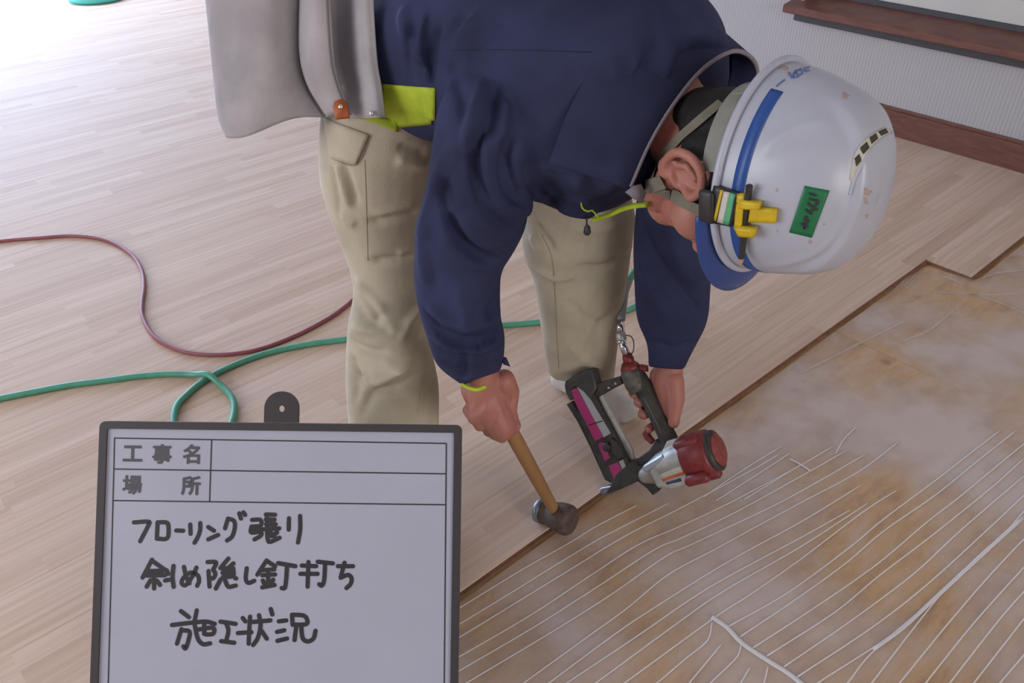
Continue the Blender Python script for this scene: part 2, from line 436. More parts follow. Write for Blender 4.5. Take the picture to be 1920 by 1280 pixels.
def decal(name, tree, quad, nu, nv, m, parent, lift=0.0008, thick=0.0010, fn=None):
    """thin patch that follows a surface: pixel quad (4 corners, bilinear) laid on the mesh, given thickness"""
    q = np.array(quad, float) if quad is not None else None
    T, B = [], []
    for j in range(nv + 1):
        for i in range(nu + 1):
            a, b = i / nu, j / nv
            p = fn(a, b) if fn else (1 - a) * (1 - b) * q[0] + a * (1 - b) * q[1] + a * b * q[2] + (1 - a) * b * q[3]
            h, n = hit(tree, *p)
            if h is None: T.append(None); B.append(None)
            else: T.append(h + n * (lift + thick)); B.append(h + n * (lift - 0.0012))
    V, Fc, idx = [], [], {}
    def vid(k, top):
        if (k, top) not in idx: idx[(k, top)] = len(V); V.append(T[k] if top else B[k])
        return idx[(k, top)]
    cells = set()
    for j in range(nv):
        for i in range(nu):
            ks = [j * (nu + 1) + i, j * (nu + 1) + i + 1, (j + 1) * (nu + 1) + i + 1, (j + 1) * (nu + 1) + i]
            if any(T[k] is None for k in ks): continue
            if max(np.linalg.norm(T[ks[0]] - T[k]) for k in ks) > 0.04: continue
            cells.add((i, j)); Fc.append(tuple(vid(k, True) for k in ks)); Fc.append(tuple(vid(k, False) for k in ks[::-1]))
    cnt = {}
    for (i, j) in cells:
        ks = [j * (nu + 1) + i, j * (nu + 1) + i + 1, (j + 1) * (nu + 1) + i + 1, (j + 1) * (nu + 1) + i]
        for a, b in zip(ks, ks[1:] + ks[:1]): cnt.setdefault(frozenset((a, b)), []).append((a, b))
    for e, l in cnt.items():
        if len(l) == 1: a, b = l[0]; Fc.append((vid(b, True), vid(a, True), vid(a, False), vid(b, False)))
    if not V: return None
    return mk(name, V, Fc, m, parent)
def blob_fn(cx, cy, rx, ry, seed):
    r_ = random.Random(seed); k = [(r_.uniform(.1, .25), r_.uniform(0, 6.3)) for _ in range(3)]
    def fn(a, b):
        u, v = 2 * a - 1, 2 * b - 1; m = max(abs(u), abs(v)); l = math.hypot(u, v) or 1
        an = math.atan2(v, u); w = 1 + sum(g * math.sin((i + 2) * an + p) for i, (g, p) in enumerate(k))
        return (cx + u / l * m * rx * w, cy + v / l * m * ry * w)
    return fn
def strip_fn(L, R):
    L, R = catmull(np.array(L, float), 8), catmull(np.array(R, float), 8)
    def at(P, t): x = t * (len(P) - 1); i = min(int(x), len(P) - 2); return P[i] + (P[i + 1] - P[i]) * (x - i)
    return lambda a, b: at(L, b) * (1 - a) + at(R, b) * a
def seam(name, tree, pix, r, m, parent, lift=0.0, n=6):
    P = catmull(np.array(pix, float), n); Q = []
    for p in P:
        h, nn = hit(tree, *p)
        if h is not None: Q.append(h + nn * lift)
    if len(Q) < 3: return None
    return mk(name, *tube(np.array(Q), r, 8), m, parent)
def pxloft(sections, seg=28, closed_caps=True):
    """limb from pixel outlines: each section = (left px, right px, depth, thickness ratio)"""
    rings = []
    for (l, r, zc, k) in sections:
        A, B = U(*l, zc), U(*r, zc); c = (A + B) / 2; a = (B - A) / 2
        v = unit(c - CAM); v = unit(v - unit(a) * (v @ unit(a))); b = v * np.linalg.norm(a) * k
        rings.append((c, a, b))
    C_ = catmull([np.r_[c, a, b] for c, a, b in rings], 5)
    out = []
    for row in C_:
        c, a, b = row[:3], row[3:6], row[6:9]
        out.append([c + a * math.cos(t) + b * math.sin(t) for t in np.linspace(0, 2 * math.pi, seg, endpoint=False)])
    return rings_mesh(out, closed_caps)

# ================================================================== THE SETTING
def struct(name, part, m, parent=None, smooth=False):
    o = mk(name, *part, m, parent, smooth)
    if parent is None: o['kind'] = 'structure'
    return o
def wbox(s0, s1, n0, n1, z0, z1, bev=0.0):
    return bbox_mesh(W((s0 + s1) / 2, (n0 + n1) / 2, (z0 + z1) / 2), [S_ * (s1 - s0) / 2, N_ * (n1 - n0) / 2, Z_ * (z1 - z0) / 2], bev)
SW, NW, SF, NR, HT = 3.53, -7.6, -3.5, 4.5, 2.7       # room: back wall, window wall, front wall, right wall, ceiling
EDGE, NOTCH_N, NOTCH_S, BW = -0.83, -0.68, 2.56, 0.15  # edge of the laid boards, the one longer row, board width

floor = struct('floor', wbox(SF, SW, NW, NR, -0.12, -0.028), 'slab')
tag(floor, 'pale laminated floor boards beside bare plywood under clear sheeting', 'floor')
# plywood under the sheeting
for i in range(4):
    for j in range(6):
        s0 = SF + 0.02 + i * 1.82; n0 = -0.86 + j * 0.91
        s1 = min(s0 + 1.818, SW - 0.002)
        if s1 - s0 < 0.05: continue
        o = struct('plywood_sheet', bbox_mesh((0, 0, 0), [(0.5 * (s1 - s0), 0, 0), (0, 0.4535, 0), (0, 0, 0.006)], 0.001, 1), 'plywood', floor)
        o.location = W((s0 + s1) / 2, n0 + 0.455, -0.0215); o.rotation_euler = (0, 0, math.pi / 2 - YAW)
# boards: one shared mesh, each board an object
pl_me = bpy.data.meshes.new('plank')
V_, F_ = bbox_mesh((0, 0, 0), [(0.5, 0, 0), (0, BW / 2 - 0.00006, 0), (0, 0, 0.0075)], 0.0)
pl_me.from_pydata([tuple(v) for v in V_], [], F_); pl_me.materials.append(M['floor'])
bm = bmesh.new(); bm.from_mesh(pl_me); bmesh.ops.recalc_face_normals(bm, faces=bm.faces)
top = [e for e in bm.edges if all(v.co.z > 0 for v in e.verts) and abs(e.verts[0].co.y - e.verts[1].co.y) < 1e-6]
bmesh.ops.bevel(bm, geom=top, offset=0.00035, segments=1, affect='EDGES'); bm.to_mesh(pl_me); bm.free()
def plank(s0, s1, nmid):
    o = bpy.data.objects.new('plank', pl_me); COL.objects.link(o); o.parent = floor
    o.location = W((s0 + s1) / 2, nmid, -0.0075 - random.uniform(0, 0.0001)); o.rotation_euler = (0, 0, math.pi / 2 - YAW)
    o.scale = (s1 - s0 - 0.00012, 1, 1)
rows = int((EDGE - NW) / BW)
for k in range(-1, rows):
    nm = EDGE - BW * (k + 0.5); a = NOTCH_S if k == -1 else SF - random.uniform(0, 1.6)
    while a < SW - 0.03:
        b = min(a + 1.818, SW - 0.012)
        if SW - b < 0.25: b = SW - 0.012
        if b > SF + 0.1: plank(max(a, SF + 0.01), b, nm)
        a = b if b < SW - 0.02 else SW
# tongue along the free edge of the boards
def tongue(s0, s1, n0):
    struct('board_tongue', wbox(s0, s1, n0, n0 + 0.009, -0.0105, -0.0055), 'brown_tongue', floor)
M['brown_tongue'] = mat('raw_board_edge', (0.22, 0.11, 0.07), 0.8, var=0.2, vscale=40)
tongue(SF + 0.02, NOTCH_S, EDGE); tongue(NOTCH_S, SW - 0.03, NOTCH_N)
struct('board_tongue', wbox(NOTCH_S - 0.006, NOTCH_S, EDGE, NOTCH_N, -0.0105, -0.006), 'brown_tongue', floor)

# back wall with ribbed paper, baseboard, sill and window
WN0 = -2.0                                            # the window starts here
wall_back = struct('wall_back', merge(wbox(SW, SW + 0.12, NW, WN0, -.12, HT), wbox(SW, SW + 0.12, WN0, NR, -.12, 0.42), wbox(SW, SW + 0.12, WN0, NR, 1.9, HT)), 'ribbed')
bb = struct('baseboard_back', merge(wbox(SW - 0.018, SW, NW, NR, -0.015, 0.105, 0.003), wbox(SW - 0.012, SW, NW, NR, 0.104, 0.119, 0.003)), 'brown')
sill_prof = [(SW - 0.075, 0.429), (SW - 0.070, 0.424), (SW + 0.09, 0.424), (SW + 0.09, 0.487), (SW - 0.062, 0.4595), (SW - 0.070, 0.458), (SW - 0.075, 0.452)]
sill = struct('trim_1', prism([(a, b) for a, b in sill_prof], (0, 0, 0), S_, Z_, N_, WN0 - 0.055, NR), 'brown')
struct('sill_apron', wbox(SW - 0.030, SW + 0.0, WN0 - 0.02, NR, 0.388, 0.426, 0.004), 'brown_dark', sill)
window_1 = struct('window_1', merge(wbox(SW + 0.085, SW + 0.15, WN0, NR, 0.45, 0.506, 0.003), wbox(SW + 0.02, SW + 0.12, WN0 - 0.02, WN0 + 0.005, 0.45, 1.9, 0.003)), 'brown_dark')
struct('sash', merge(wbox(SW + 0.09, SW + 0.125, WN0, NR, 0.506, 0.60, 0.004), wbox(SW + 0.09, SW + 0.125, WN0, WN0 + 0.08, 0.60, 1.82, 0.004), wbox(SW + 0.09, SW + 0.125, WN0 + 2.0, WN0 + 2.1, 0.60, 1.82, 0.004), wbox(SW + 0.09, SW + 0.125, WN0, NR, 1.82, 1.9, 0.004)), 'sash', window_1)
struct('pane', wbox(SW + 0.103, SW + 0.111, WN0, NR, 0.59, 1.83), 'sash', window_1)
struct('gasket', wbox(SW + 0.086, SW + 0.091, WN0, NR, 0.598, 0.604), 'redcap', window_1)

# the other walls, with a daylight opening at left and added ones for fill
def wall_with_window(name, along, fixed0, fixed1, a0, a1, w0, w1, z0, z1, win):
    def bx(p, q, za, zb):
        return wbox(fixed0, fixed1, p, q, za, zb) if along == 'n' else wbox(p, q, fixed0, fixed1, za, zb)
    struct(name, merge(bx(a0, w0, -.12, HT), bx(w1, a1, -.12, HT), bx(w0, w1, -.12, z0), bx(w0, w1, z1, HT)), 'paint')
    fr = [bx(w0, w1, z0, z0 + 0.04), bx(w0, w1, z1 - 0.04, z1)]
    k = 4
    for i in range(k + 1):
        p = w0 + (w1 - w0 - 0.05) * i / k; fr.append(bx(p, p + 0.05, z0, z1))
    struct(win, merge(*fr), 'sash')
wall_with_window('wall_left', 's', NW - 0.1, NW, SF, SW, -2.1, 3.3, 0.05, 2.2, 'window_2')
wall_with_window('wall_front', 'n', SF - 0.1, SF, NW, NR, -4.2, -0.2, 0.85, 2.25, 'added_window_3')  # unseen window, added to hold the front fill light
wall_with_window('wall_right', 's', NR, NR + 0.1, SF, SW, -1.2, 2.4, 0.9, 2.25, 'added_window_4')  # window out of view, added for the right fill light
struct('ceiling', wbox(SF - 0.1, SW + 0.12, NW - 0.1, NR + 0.1, HT, HT + 0.1), 'paint')

# translucent sheeting over the plywood, with its white threads
ZF = -0.0115
def film_z(s, n):
    return ZF + 0.0014 * math.sin(9 * s + 5 * n) + 0.0011 * math.sin(17 * n - 4 * s + 1.3)
gs = np.linspace(-1.6, 3.45, 110); gn = np.linspace(-0.815, 1.5, 60)
FV = [W(s, n if not (n < -0.66 and s > NOTCH_S) else -0.66 + 0.001 * (n + 0.8), film_z(s, n)) for n in gn for s in gs]
FF = [(j * 110 + i, j * 110 + i + 1, (j + 1) * 110 + i + 1, (j + 1) * 110 + i) for j in range(59) for i in range(109)]
sheet = thing('plastic_sheet', W(1.2, 0.0, ZF), 'clear plastic sheeting with white threads lying over the plywood', 'sheeting')
film = mk('film', FV, FF, 'film', sheet)
def c4(*p): return [(860 + x / 3.0, 880 + y / 3.0) for x, y in p]
def c6(*p): return [(1320 + x / 2.667, 800 + y / 2.667) for x, y in p]
threads = [
 c4((-150, 870), (20, 770), (330, 580), (640, 400), (770, 320), (1000, 200)),
 c4((-150, 960), (20, 860), (300, 690), (700, 440), (900, 330), (1180, 190)),
 c4((-200, 1060), (20, 935), (500, 640), (920, 380), (1250, 215), (1620, 20), (1800, -85)),
 c4((-200, 1170), (20, 1045), (420, 810), (760, 580), (1010, 420), (1240, 320), (1500, 200), (1860, 10), (2100, -130)),
 c4((-200, 1250), (20, 1125), (420, 890), (700, 710), (1090, 455), (1250, 385), (1560, 240), (1920, 40), (2180, -110)),
 c4((-100, 1290), (60, 1195), (500, 930), (830, 720), (1160, 490), (1300, 425), (1700, 240), (1920, 125), (2300, -95)),
 c4((250, 1290), (380, 1195), (700, 960), (940, 785), (1180, 590), (1460, 440), (1920, 190), (2250, 10), (2480, -160)),
 c4((400, 1290), (520, 1195), (860, 940), (1080, 790), (1500, 530), (1920, 300), (2260, 90)),
 c4((480, 1290), (620, 1195), (1000, 940), (1400, 670), (1900, 400), (2200, 230)),
 c4((650, 1290), (780, 1195), (1250, 850), (1500, 680), (1920, 440), (2300, 190)),
 c4((800, 1300), (940, 1195), (1430, 840), (1640, 705), (1920, 510), (2280, 235), (2460, 120)),
 c6((120, 1000), (420, 830), (720, 610), (900, 460), (1130, 290), (1300, 160), (1480, 20)),
 c6((180, 1050), (450, 870), (700, 690), (900, 520), (1160, 340), (1360, 180), (1560, 20)),
 c6((245, 1105), (560, 900), (860, 690), (1110, 480), (1280, 350), (1450, 210), (1620, 70)),
 c6((315, 1145), (650, 930), (880, 740), (1130, 550), (1420, 320), (1600, 160)),
 c6((400, 1200), (720, 980), (1040, 740), (1280, 520), (1620, 230)),
 c6((460, 1255), (830, 1010), (1100, 800), (1400, 530), (1620, 325)),
 c6((490, 1330), (570, 1280), (1000, 1000), (1180, 830), (1400, 620), (1620, 440)),
 c6((640, 1370), (720, 1280), (850, 1120), (1180, 835), (1290, 730)),
 c6((760, 1380), (840, 1280), (1100, 940), (1270, 740), (1450, 590), (1620, 400)),
 c6((900, 1380), (980, 1280), (1240, 960), (1440, 730), (1620, 540)),
 c6((1030, 1380), (1110, 1280), (1350, 980), (1620, 680)),
 c6((1150, 1380), (1230, 1280), (1480, 960), (1650, 770)),
 c6((1270, 1380), (1350, 1280), (1600, 960), (1680, 860)),
 c6((1400, 1380), (1480, 1280), (1600, 1140), (1680, 1040)),
 c6((0, 350), (190, 220), (390, 95)), c6((60, 370), (280, 230), (430, 130)), c6((200, 365), (480, 190)),
 c6((660, 130), (700, 60), (760, 0)),
 c4((1425, 860), (1400, 960), (1280, 1060), (1120, 1195), (1000, 1290)), c4((1480, 980), (1380, 1100), (1300, 1195), (1220, 1290)),
 c4((1590, 985), (1560, 1060), (1420, 1195), (1340, 1290)), c4((1640, 1110), (1590, 1195), (1540, 1290)), c4((1740, 1110), (1720, 1195), (1690, 1290)),
]
def on_sheet(p, lift):
    g = G(p[0], p[1], ZF); s, n = g @ S_, g @ N_
    return W(s, n, film_z(s, n) + lift)
for t in threads:
    P = [on_sheet(p, 0.0008) for p in catmull(t, 7)]
    P = np.array([p for p in P if -0.812 < p @ N_ < 1.4])
    if len(P) > 2: mk('thread', *tube(P, 0.0013, 6, flat=0.55, up=(0, 0, 1)), 'thread', sheet)
fold = c4((1425, 830), (1510, 890), (1600, 980), (1750, 1080), (1860, 1150), (1960, 1230), (2100, 1330))
mk('fold', *tube(np.array([on_sheet(p, 0.001) for p in catmull(fold, 6)]), 0.0052, 8, flat=0.35, up=(0, 0, 1)), 'thread', sheet)
fold2 = c6((1600, 450), (1400, 630), (1180, 832), (1000, 1000), (845, 1115))
mk('fold', *tube(np.array([on_sheet(p, 0.001) for p in catmull(fold2, 6)]), 0.0035, 8, flat=0.35, up=(0, 0, 1)), 'thread', sheet)
mk('fold', *tube(np.array([on_sheet(p, 0.001) for p in catmull(c6((430, 160), (480, 185), (530, 218)), 6)]), 0.003, 8, flat=0.4, up=(0, 0, 1)), 'thread', sheet)

for fp in ([(1826, 527), (1870, 512), (1925, 506)], [(1690, 556), (1760, 548), (1840, 553), (1930, 550)], [(1745, 512), (1775, 520), (1800, 530)], [(1700, 540), (1725, 515), (1742, 505)], [(1660, 560), (1690, 530), (1715, 512)], [(1800, 545), (1850, 560), (1925, 590)], [(1690, 640), (1740, 620), (1790, 580)], [(1500, 700), (1600, 650), (1700, 600)]):
    mk('fold', *tube(np.array([on_sheet(p, 0.001) for p in catmull(fp, 6)]), list(0.0008 + 0.0022 * np.sin(np.linspace(0, math.pi, 6 * (len(fp) - 1) + 1))), 8, flat=0.7, up=(0, 0, 1)), 'film', sheet)

# ================================================================== hoses on the floor
def floor_hose(name, pix, r, m, label, cat, extra=None, lift=None):
    P = [G(x, y, r) for x, y in pix]
    P = catmull(P, 8)
    if lift is not None: P = lift(P)
    if extra is not None: P = np.vstack([P, extra])
    o = mk(name, *tube(P, r, 12), m); tag(o, label, cat); return o
floor_hose('air_hose', [(-140, 470), (0, 452), (70, 446), (140, 442), (200, 451), (245, 476), (265, 505), (270, 535), (266, 570), (268, 595), (285, 626), (310, 645), (350, 660), (410, 665), (480, 656), (550, 631), (610, 600), (645, 576), (672, 552), (730, 500), (800, 440), (870, 385)],
           0.0062, 'redhose', 'dull red air hose snaking over the pale boards', 'hose')
mk_loop = [(-140, 775), (0, 747), (60, 735), (130, 722), (200, 713), (260, 705), (320, 701), (370, 704), (410, 720), (436, 748), (438, 778), (424, 812), (390, 838), (350, 832), (328, 805), (326, 780), (333, 758), (350, 740), (380, 715), (430, 688), (500, 662), (580, 645), (650, 636), (800, 618), (950, 609), (1010, 604), (1100, 592), (1170, 583), (1215, 560)]
def lift_cross(P):
    P = P.copy()
    for i in range(len(P)):                       # the far strand passes over the near one at the crossing
        d = np.linalg.norm(P[i] - G(392, 711, 0.008))
        if i < 8 * 10: P[i, 2] += 0.016 * math.exp(-(d / 0.035) ** 2)
    return P
tail = catmull([G(1215, 560, 0.0085), U(1262, 520, 2.0) + Z_ * 0.05, U(1275, 470, 1.92), U(1235, 470, 1.86), U(1196, 503, 1.82), U(1180, 524, 1.80), U(1173, 540, 1.79)], 8)[1:]
green = floor_hose('air_hose', mk_loop, 0.0085, 'greenhose', 'green air hose with a loop on the floor, running to the nailer', 'hose', extra=tail, lift=lift_cross)
whip = mk('whip_sleeve', *tube(catmull([U(1178, 528, 1.797), U(1171, 548, 1.785), U(1167, 575, 1.775), U(1164, 600, 1.765)], 6), 0.0098, 14), 'clearhose', green)
tag(whip, 'cloudy grey sleeve at the end of the hose')
# teal loop at the top edge of the picture
c0 = G(182, -10, 0.03)
ang = np.linspace(0, 2 * math.pi, 49)
tag(mk('hose_coil', *tube([c0 + np.array([0.17 * math.cos(a), 0.17 * math.sin(a), 0]) for a in ang], 0.032, 12, cap=False), 'teal'), 'bright teal hose coil lying far back on the sunlit floor', 'hose coil')

# ================================================================== THE WORKER
person = thing('person', W(0.9, -1.1, 0), 'person in navy jacket and khaki trousers bending over with hammer and nailer', 'person')
# head frame: right ear side, face side (down), crown side (forward)
OH = W(0.8903, -0.5214, 0.9086)
RH = np.stack([W(-.991, -.033, .129), W(-.132, .088, -.987), W(-.022, .996, .092)], 1)
RH[:, 0] = unit(RH[:, 0]); RH[:, 1] = unit(RH[:, 1] - RH[:, 0] * (RH[:, 0] @ RH[:, 1])); RH[:, 2] = unit(RH[:, 2] - RH[:, 0] * (RH[:, 0] @ RH[:, 2]) - RH[:, 1] * (RH[:, 1] @ RH[:, 2]))
def HD(r, f, c): return OH + RH @ np.array([r, f, c])
def hv(r, f, c): return RH @ np.array([r, f, c])
HSHIFT = 0.012
def HE(r, f, c): return HD(r, f + HSHIFT, c)           # head sits a little forward inside the hat

# nailer frame: nose on the board edge, body axis e1, magazine/handle axis e2, e3 towards the camera
def DIR(el, az):
    el, az = math.radians(el), math.radians(az)
    return W(math.sin(az) * math.cos(el), math.cos(az) * math.cos(el), math.sin(el))
NO = W(1.009, -0.824, 0.006); e1 = DIR(35, 30); e2 = DIR(45, 160); e2 = unit(e2 - e1 * (e1 @ e2)); e3 = np.cross(e1, e2)
def NL(a, b, c=0.0): return NO + e1 * a + e2 * b + e3 * c
def npx(px, py, off=0.0):
    d = ray(px, py); o = NO + e3 * off; t = ((o - CAM) @ e3) / (d @ e3); q = CAM + d * t - NO
    return (q @ e1, q @ e2)

# hammer axis
HB = G(1046, 968, 0.036)                    # centre of the head
HT_ = U(938, 772, 1.475)                    # butt end of the handle side, inside the fist
hax = unit(HB - HT_)

# ---- the hands
def finger(pts, r0, r1):
    n = len(pts); return chain(pts, list(np.linspace(r0, r1, n)), 12)
hands = []
# right hand: fist round the hammer handle, back of the hand towards the camera
h1 = HT_ - hax * 0.035
right = unit(np.cross(hax, CAM - HT_)); tocam = unit(np.cross(right, hax))       # across the handle / towards camera
if right @ _x < 0: right = -right
def RHND(t, x, d): return HT_ + hax * t + right * x + tocam * d
wristR = U(903, 703, 1.41)
palm_c = RHND(0.0, -0.012, 0.030)
hands.append(chain([wristR, U(908, 735, 1.435), palm_c], [0.030, 0.034, 0.030]))
# MCP knuckles run along the handle, little finger nearest the wrist
for i, (t, xk, ln) in enumerate([(-0.040, -0.046, .9), (-0.018, -0.043, 1.0), (0.006, -0.034, 1.05), (0.030, -0.020, 1.0)]):
    k0 = RHND(t - 0.012, xk + 0.030, 0.030)
    kn = RHND(t, xk, 0.022)                                     # knuckle
    pp = RHND(t + 0.004, xk - 0.004, -0.008)                    # first joint, left of the handle
    p2 = RHND(t + 0.006, -0.012, -0.030)                        # behind the handle
    p3 = RHND(t + 0.006, 0.014, -0.022)                         # tip closing on the far side
    hands.append(finger([k0, kn, pp, p2, p3], 0.0135, 0.0075))
    hands.append(chain([U(906, 725, 1.43), kn], [0.024, 0.0125]))
# index rides lower on the handle, its tip seen beside the wood
hands.append(chain([RHND(0.028, -0.022, 0.024), RHND(0.050, -0.020, 0.010), RHND(0.056, -0.013, -0.012), RHND(0.052, 0.006, -0.022)], [0.0125, 0.0115, 0.0095, 0.008]))
# thumb side
hands.append(chain([U(945, 712, 1.42), U(955, 735, 1.45), RHND(-0.010, 0.016, 0.020), RHND(0.022, 0.012, 0.019), RHND(0.04, 0.004, 0.019)], [0.020, 0.019, 0.0135, 0.0115, 0.0095]))
hands.append(chain([U(885, 730, 1.44), U(895, 755, 1.46), RHND(-0.02, -0.025, 0.02)], [0.021, 0.020, 0.017]))

# left hand: wraps the nailer grip; palm on its far right side, fingertips show on the left side
ga, gb = NL(0.158, 0.205), NL(0.178, 0.085)                     # grip axis, air end to body
gax = unit(gb - ga); gl = -unit(e1 - gax * (e1 @ gax))          # gl: towards the magazine (left in the picture)
def LH(t, l, c): return ga + gax * t + gl * l + e3 * c
wristL = U(1257, 688, 1.725)
def PX(px, py, c): return NL(*npx(px, py, c), c)
hands.append(chain([wristL, PX(1252, 715, -.012), PX(1258, 750, -.018)], [0.028, 0.031, 0.027]))
hands.append(chain([PX(1238, 705, -.020), PX(1246, 760, -.024)], [0.024, 0.021]))
hands.append(chain([PX(1262, 712, -.004), PX(1266, 748, -.004), PX(1264, 775, .002), PX(1263, 792, .004)], [0.024, 0.021, 0.0150, 0.0125]))      # thumb along the grip
hands.append(chain([PX(1248, 735, -.014), PX(1256, 775, -.010)], [0.022, 0.015]))
for (tx, ty, bx0, by0) in ((1187, 737, 1226, 722), (1197, 754, 1236, 742), (1204, 776, 1246, 764)):
    hands.append(finger([PX(bx0 + 14, by0, -.028), PX(bx0, by0 + 2, -.040), PX((bx0 + tx) / 2, (by0 + ty) / 2, -.042), PX(tx + 4, ty - 1, -.030), PX(tx + 1, ty, -.012), PX(tx + 3, ty + 1, -.001)], 0.0140, 0.0115))
hands.append(finger([PX(1262, 786, -.028), PX(1248, 788, -.038), PX(1226, 798, -.034), PX(1216, 804, -.012), PX(1217, 805, .002)], 0.0125, 0.0085))    # index on the trigger

# ---- the head
head = [ellipsoid(HE(0, -0.004, 0.012), [hv(.077, 0, 0), hv(0, .096, 0), hv(0, 0, .100)]),
        ellipsoid(HE(0, 0.040, -0.085), [hv(.060, 0, 0), hv(0, .062, 0), hv(0, 0, .075)]),
        ellipsoid(HE(0, 0.070, -0.135), [hv(.040, 0, 0), hv(0, .036, 0), hv(0, 0, .034)]),
        ellipsoid(HE(0, 0.088, -0.148), [hv(.020, 0, 0), hv(0, .018, 0), hv(0, 0, .018)]),
        ellipsoid(HE(0.042, 0.058, -0.058), [hv(.034, 0, 0), hv(0, .040, 0), hv(0, 0, .036)]),
        ellipsoid(HE(-0.042, 0.058, -0.058), [hv(.034, 0, 0), hv(0, .040, 0), hv(0, 0, .036)]),
        ellipsoid(HE(0, 0.086, -0.012), [hv(.052, 0, 0), hv(0, .018, 0), hv(0, 0, .014)]),        # brow
        chain([HE(0, .094, -.030), HE(0, .114, -.062), HE(0, .118, -.072)], [.010, .013, .014]),  # nose
        chain([HE(.012, .104, -.076), HE(-.012, .104, -.076)], [.010, .010]),
        chain([HE(.020, .094, -.104), HE(0, .100, -.102), HE(-.020, .094, -.104)], [.006, .008, .006]),   # lips
        chain([HE(.018, .093, -.114), HE(0, .099, -.115), HE(-.018, .093, -.114)], [.006, .009, .006]),
        chain([HE(.058, .012, -.095), HE(.040, .058, -.130)], [.020, .020]),                      # jaw edges
        chain([HE(-.058, .012, -.095), HE(-.040, .058, -.130)], [.020, .020]),
        chain([HE(0, -.022, -.06), HE(0, -.030, -.13), W(.885, -.70, .955), W(.88, -.80, .96)], [.058, .056, .062, .07], 20)]
def ear(sd):
    out = []
    c = lambda a, b, d: HE(sd * (0.074 + d * 1.25), 0.003 + a * 1.14, -0.054 + b * 1.06)
    hel = [c(.012, -.004, .004), c(.020, .014, .010), c(.008, .031, .015), c(-.012, .033, .019), c(-.027, .018, .022), c(-.029, -.004, .021), c(-.019, -.022, .015), c(-.006, -.033, .009)]
    out.append(chain(list(catmull(hel, 3)), [0.0066] * (len(hel) * 3 - 2), 10))
    out.append(ellipsoid(c(-.004, -.030, .006), [hv(.008, 0, 0), hv(0, .016, 0), hv(0, 0, .016)]))          # lobe
    out.append(chain([c(.012, -.012, .005), c(.004, -.020, .008)], [.0065, .006]))                          # tragus
    out.append(chain([c(-.002, .018, .010), c(-.014, .006, .013), c(-.012, -.012, .011)], [.0052, .0052, .005]))
    out.append(ellipsoid(c(-.006, .002, .002), [hv(.007, 0, 0), hv(0, .029, 0), hv(0, 0, .034)]))          # dish
    return merge(*out)
head += [ear(1), ear(-1)]

# ---- trunk, arms and legs under the clothes
shR, elR = W(.72, -.82, .95), U(868, 500, 1.29)
shL, elL = W(1.08, -.77, .88), U(1262, 470, 1.56)
hipR, knR, anR = W(.70, -1.16, .84), U(738, 620, 1.575), W(.60, -1.095, .075)
hipL, knL, anL = W(.99, -1.14, .84), U(1085, 460, 1.745), W(1.2, -1.115, .075)
limbs = [chain([W(.88, -.80, .96), W(.87, -1.0, .99), W(.86, -1.15, .90)], [.06, .08, .08], 20),
         chain([W(.88, -.80, .96), shR, elR, wristR], [.045, .036, .032, .026]),
         chain([W(.88, -.80, .96), shL, elL, wristL], [.045, .034, .030, .025]),
         chain([W(.86, -1.15, .88), hipR, knR, anR], [.06, .055, .045, .034]),
         chain([W(.86, -1.15, .88), hipL, knL, U(1090, 600, 1.82), U(1092, 690, 1.925), anL], [.06, .05, .042, .036, .032, .032])]
def foot(heel, ankle, toe):
    return [chain([ankle, heel + Z_ * .034], [.034, .030]), chain([heel + Z_ * .030, (heel + toe) / 2 + Z_ * .034, toe + Z_ * .022], [.029, .035, .021])]
heelR, toeR = W(.60, -1.135), W(.575, -.945)
heelL, toeL = W(1.19, -1.150), W(1.215, -.955)
limbs += foot(heelR, anR, toeR) + foot(heelL, anL, toeL)
body_me = remesh(merge(*(head + hands + limbs)), 0.0026, 3, 0.5)
wrinkle(body_me, bvh(body_me), [([(896, 791), (910, 777), (922, 760)], -.0022, .004), ([(919, 803), (927, 788), (934, 770)], -.0025, .004), ([(884, 778), (897, 764), (908, 750)], -.0016, .004), ([(958, 735), (952, 760), (946, 785)], -.002, .004), ([(1252, 705), (1258, 740), (1262, 770)], -.002, .005)], gain=1.0)
body = link('body', body_me, 'skin', person); INV[body.name] = Matrix.Identity(4)

# eyes and eyebrows under the helmet peak
for sd in (1, -1):
    mk('eye', *ellipsoid(HE(sd * .030, .083, -.034), [hv(.012, 0, 0), hv(0, .012, 0), hv(0, 0, .012)]), 'labelwhite', person)
    mk('eyebrow', *chain([HE(sd * .014, .104, -.014), HE(sd * .034, .101, -.010), HE(sd * .048, .090, -.014)], [.003, .0035, .0025]), 'hair', person)
# hair: cropped cap over the skull, round the ears and down to the nape
hair_bits = [ellipsoid(HE(0, -.012, .014), [hv(.083, 0, 0), hv(0, .098, 0), hv(0, 0, .102)]), ellipsoid(HE(0, -.052, -.060), [hv(.068, 0, 0), hv(0, .050, 0), hv(0, 0, .062)]), ellipsoid(HE(0, -.062, -.098), [hv(.054, 0, 0), hv(0, .034, 0), hv(0, 0, .05)]), ellipsoid(HE(0, -.064, -.128), [hv(.046, 0, 0), hv(0, .030, 0), hv(0, 0, .04)])]
for sd in (1, -1):
    hair_bits += [ellipsoid(HE(sd * 0.056, -.022, -.045), [hv(.026, 0, 0), hv(0, .036, 0), hv(0, 0, .040)]), ellipsoid(HE(sd * 0.056, .020, -.018), [hv(.026, 0, 0), hv(0, .048, 0), hv(0, 0, .028)]),
                  ellipsoid(HE(sd * 0.060, .036, -.036), [hv(.018, 0, 0), hv(0, .014, 0), hv(0, 0, .034)])]
hair_me = remesh(merge(*hair_bits), 0.004, 3)
link('hair', hair_me, 'hair', person)

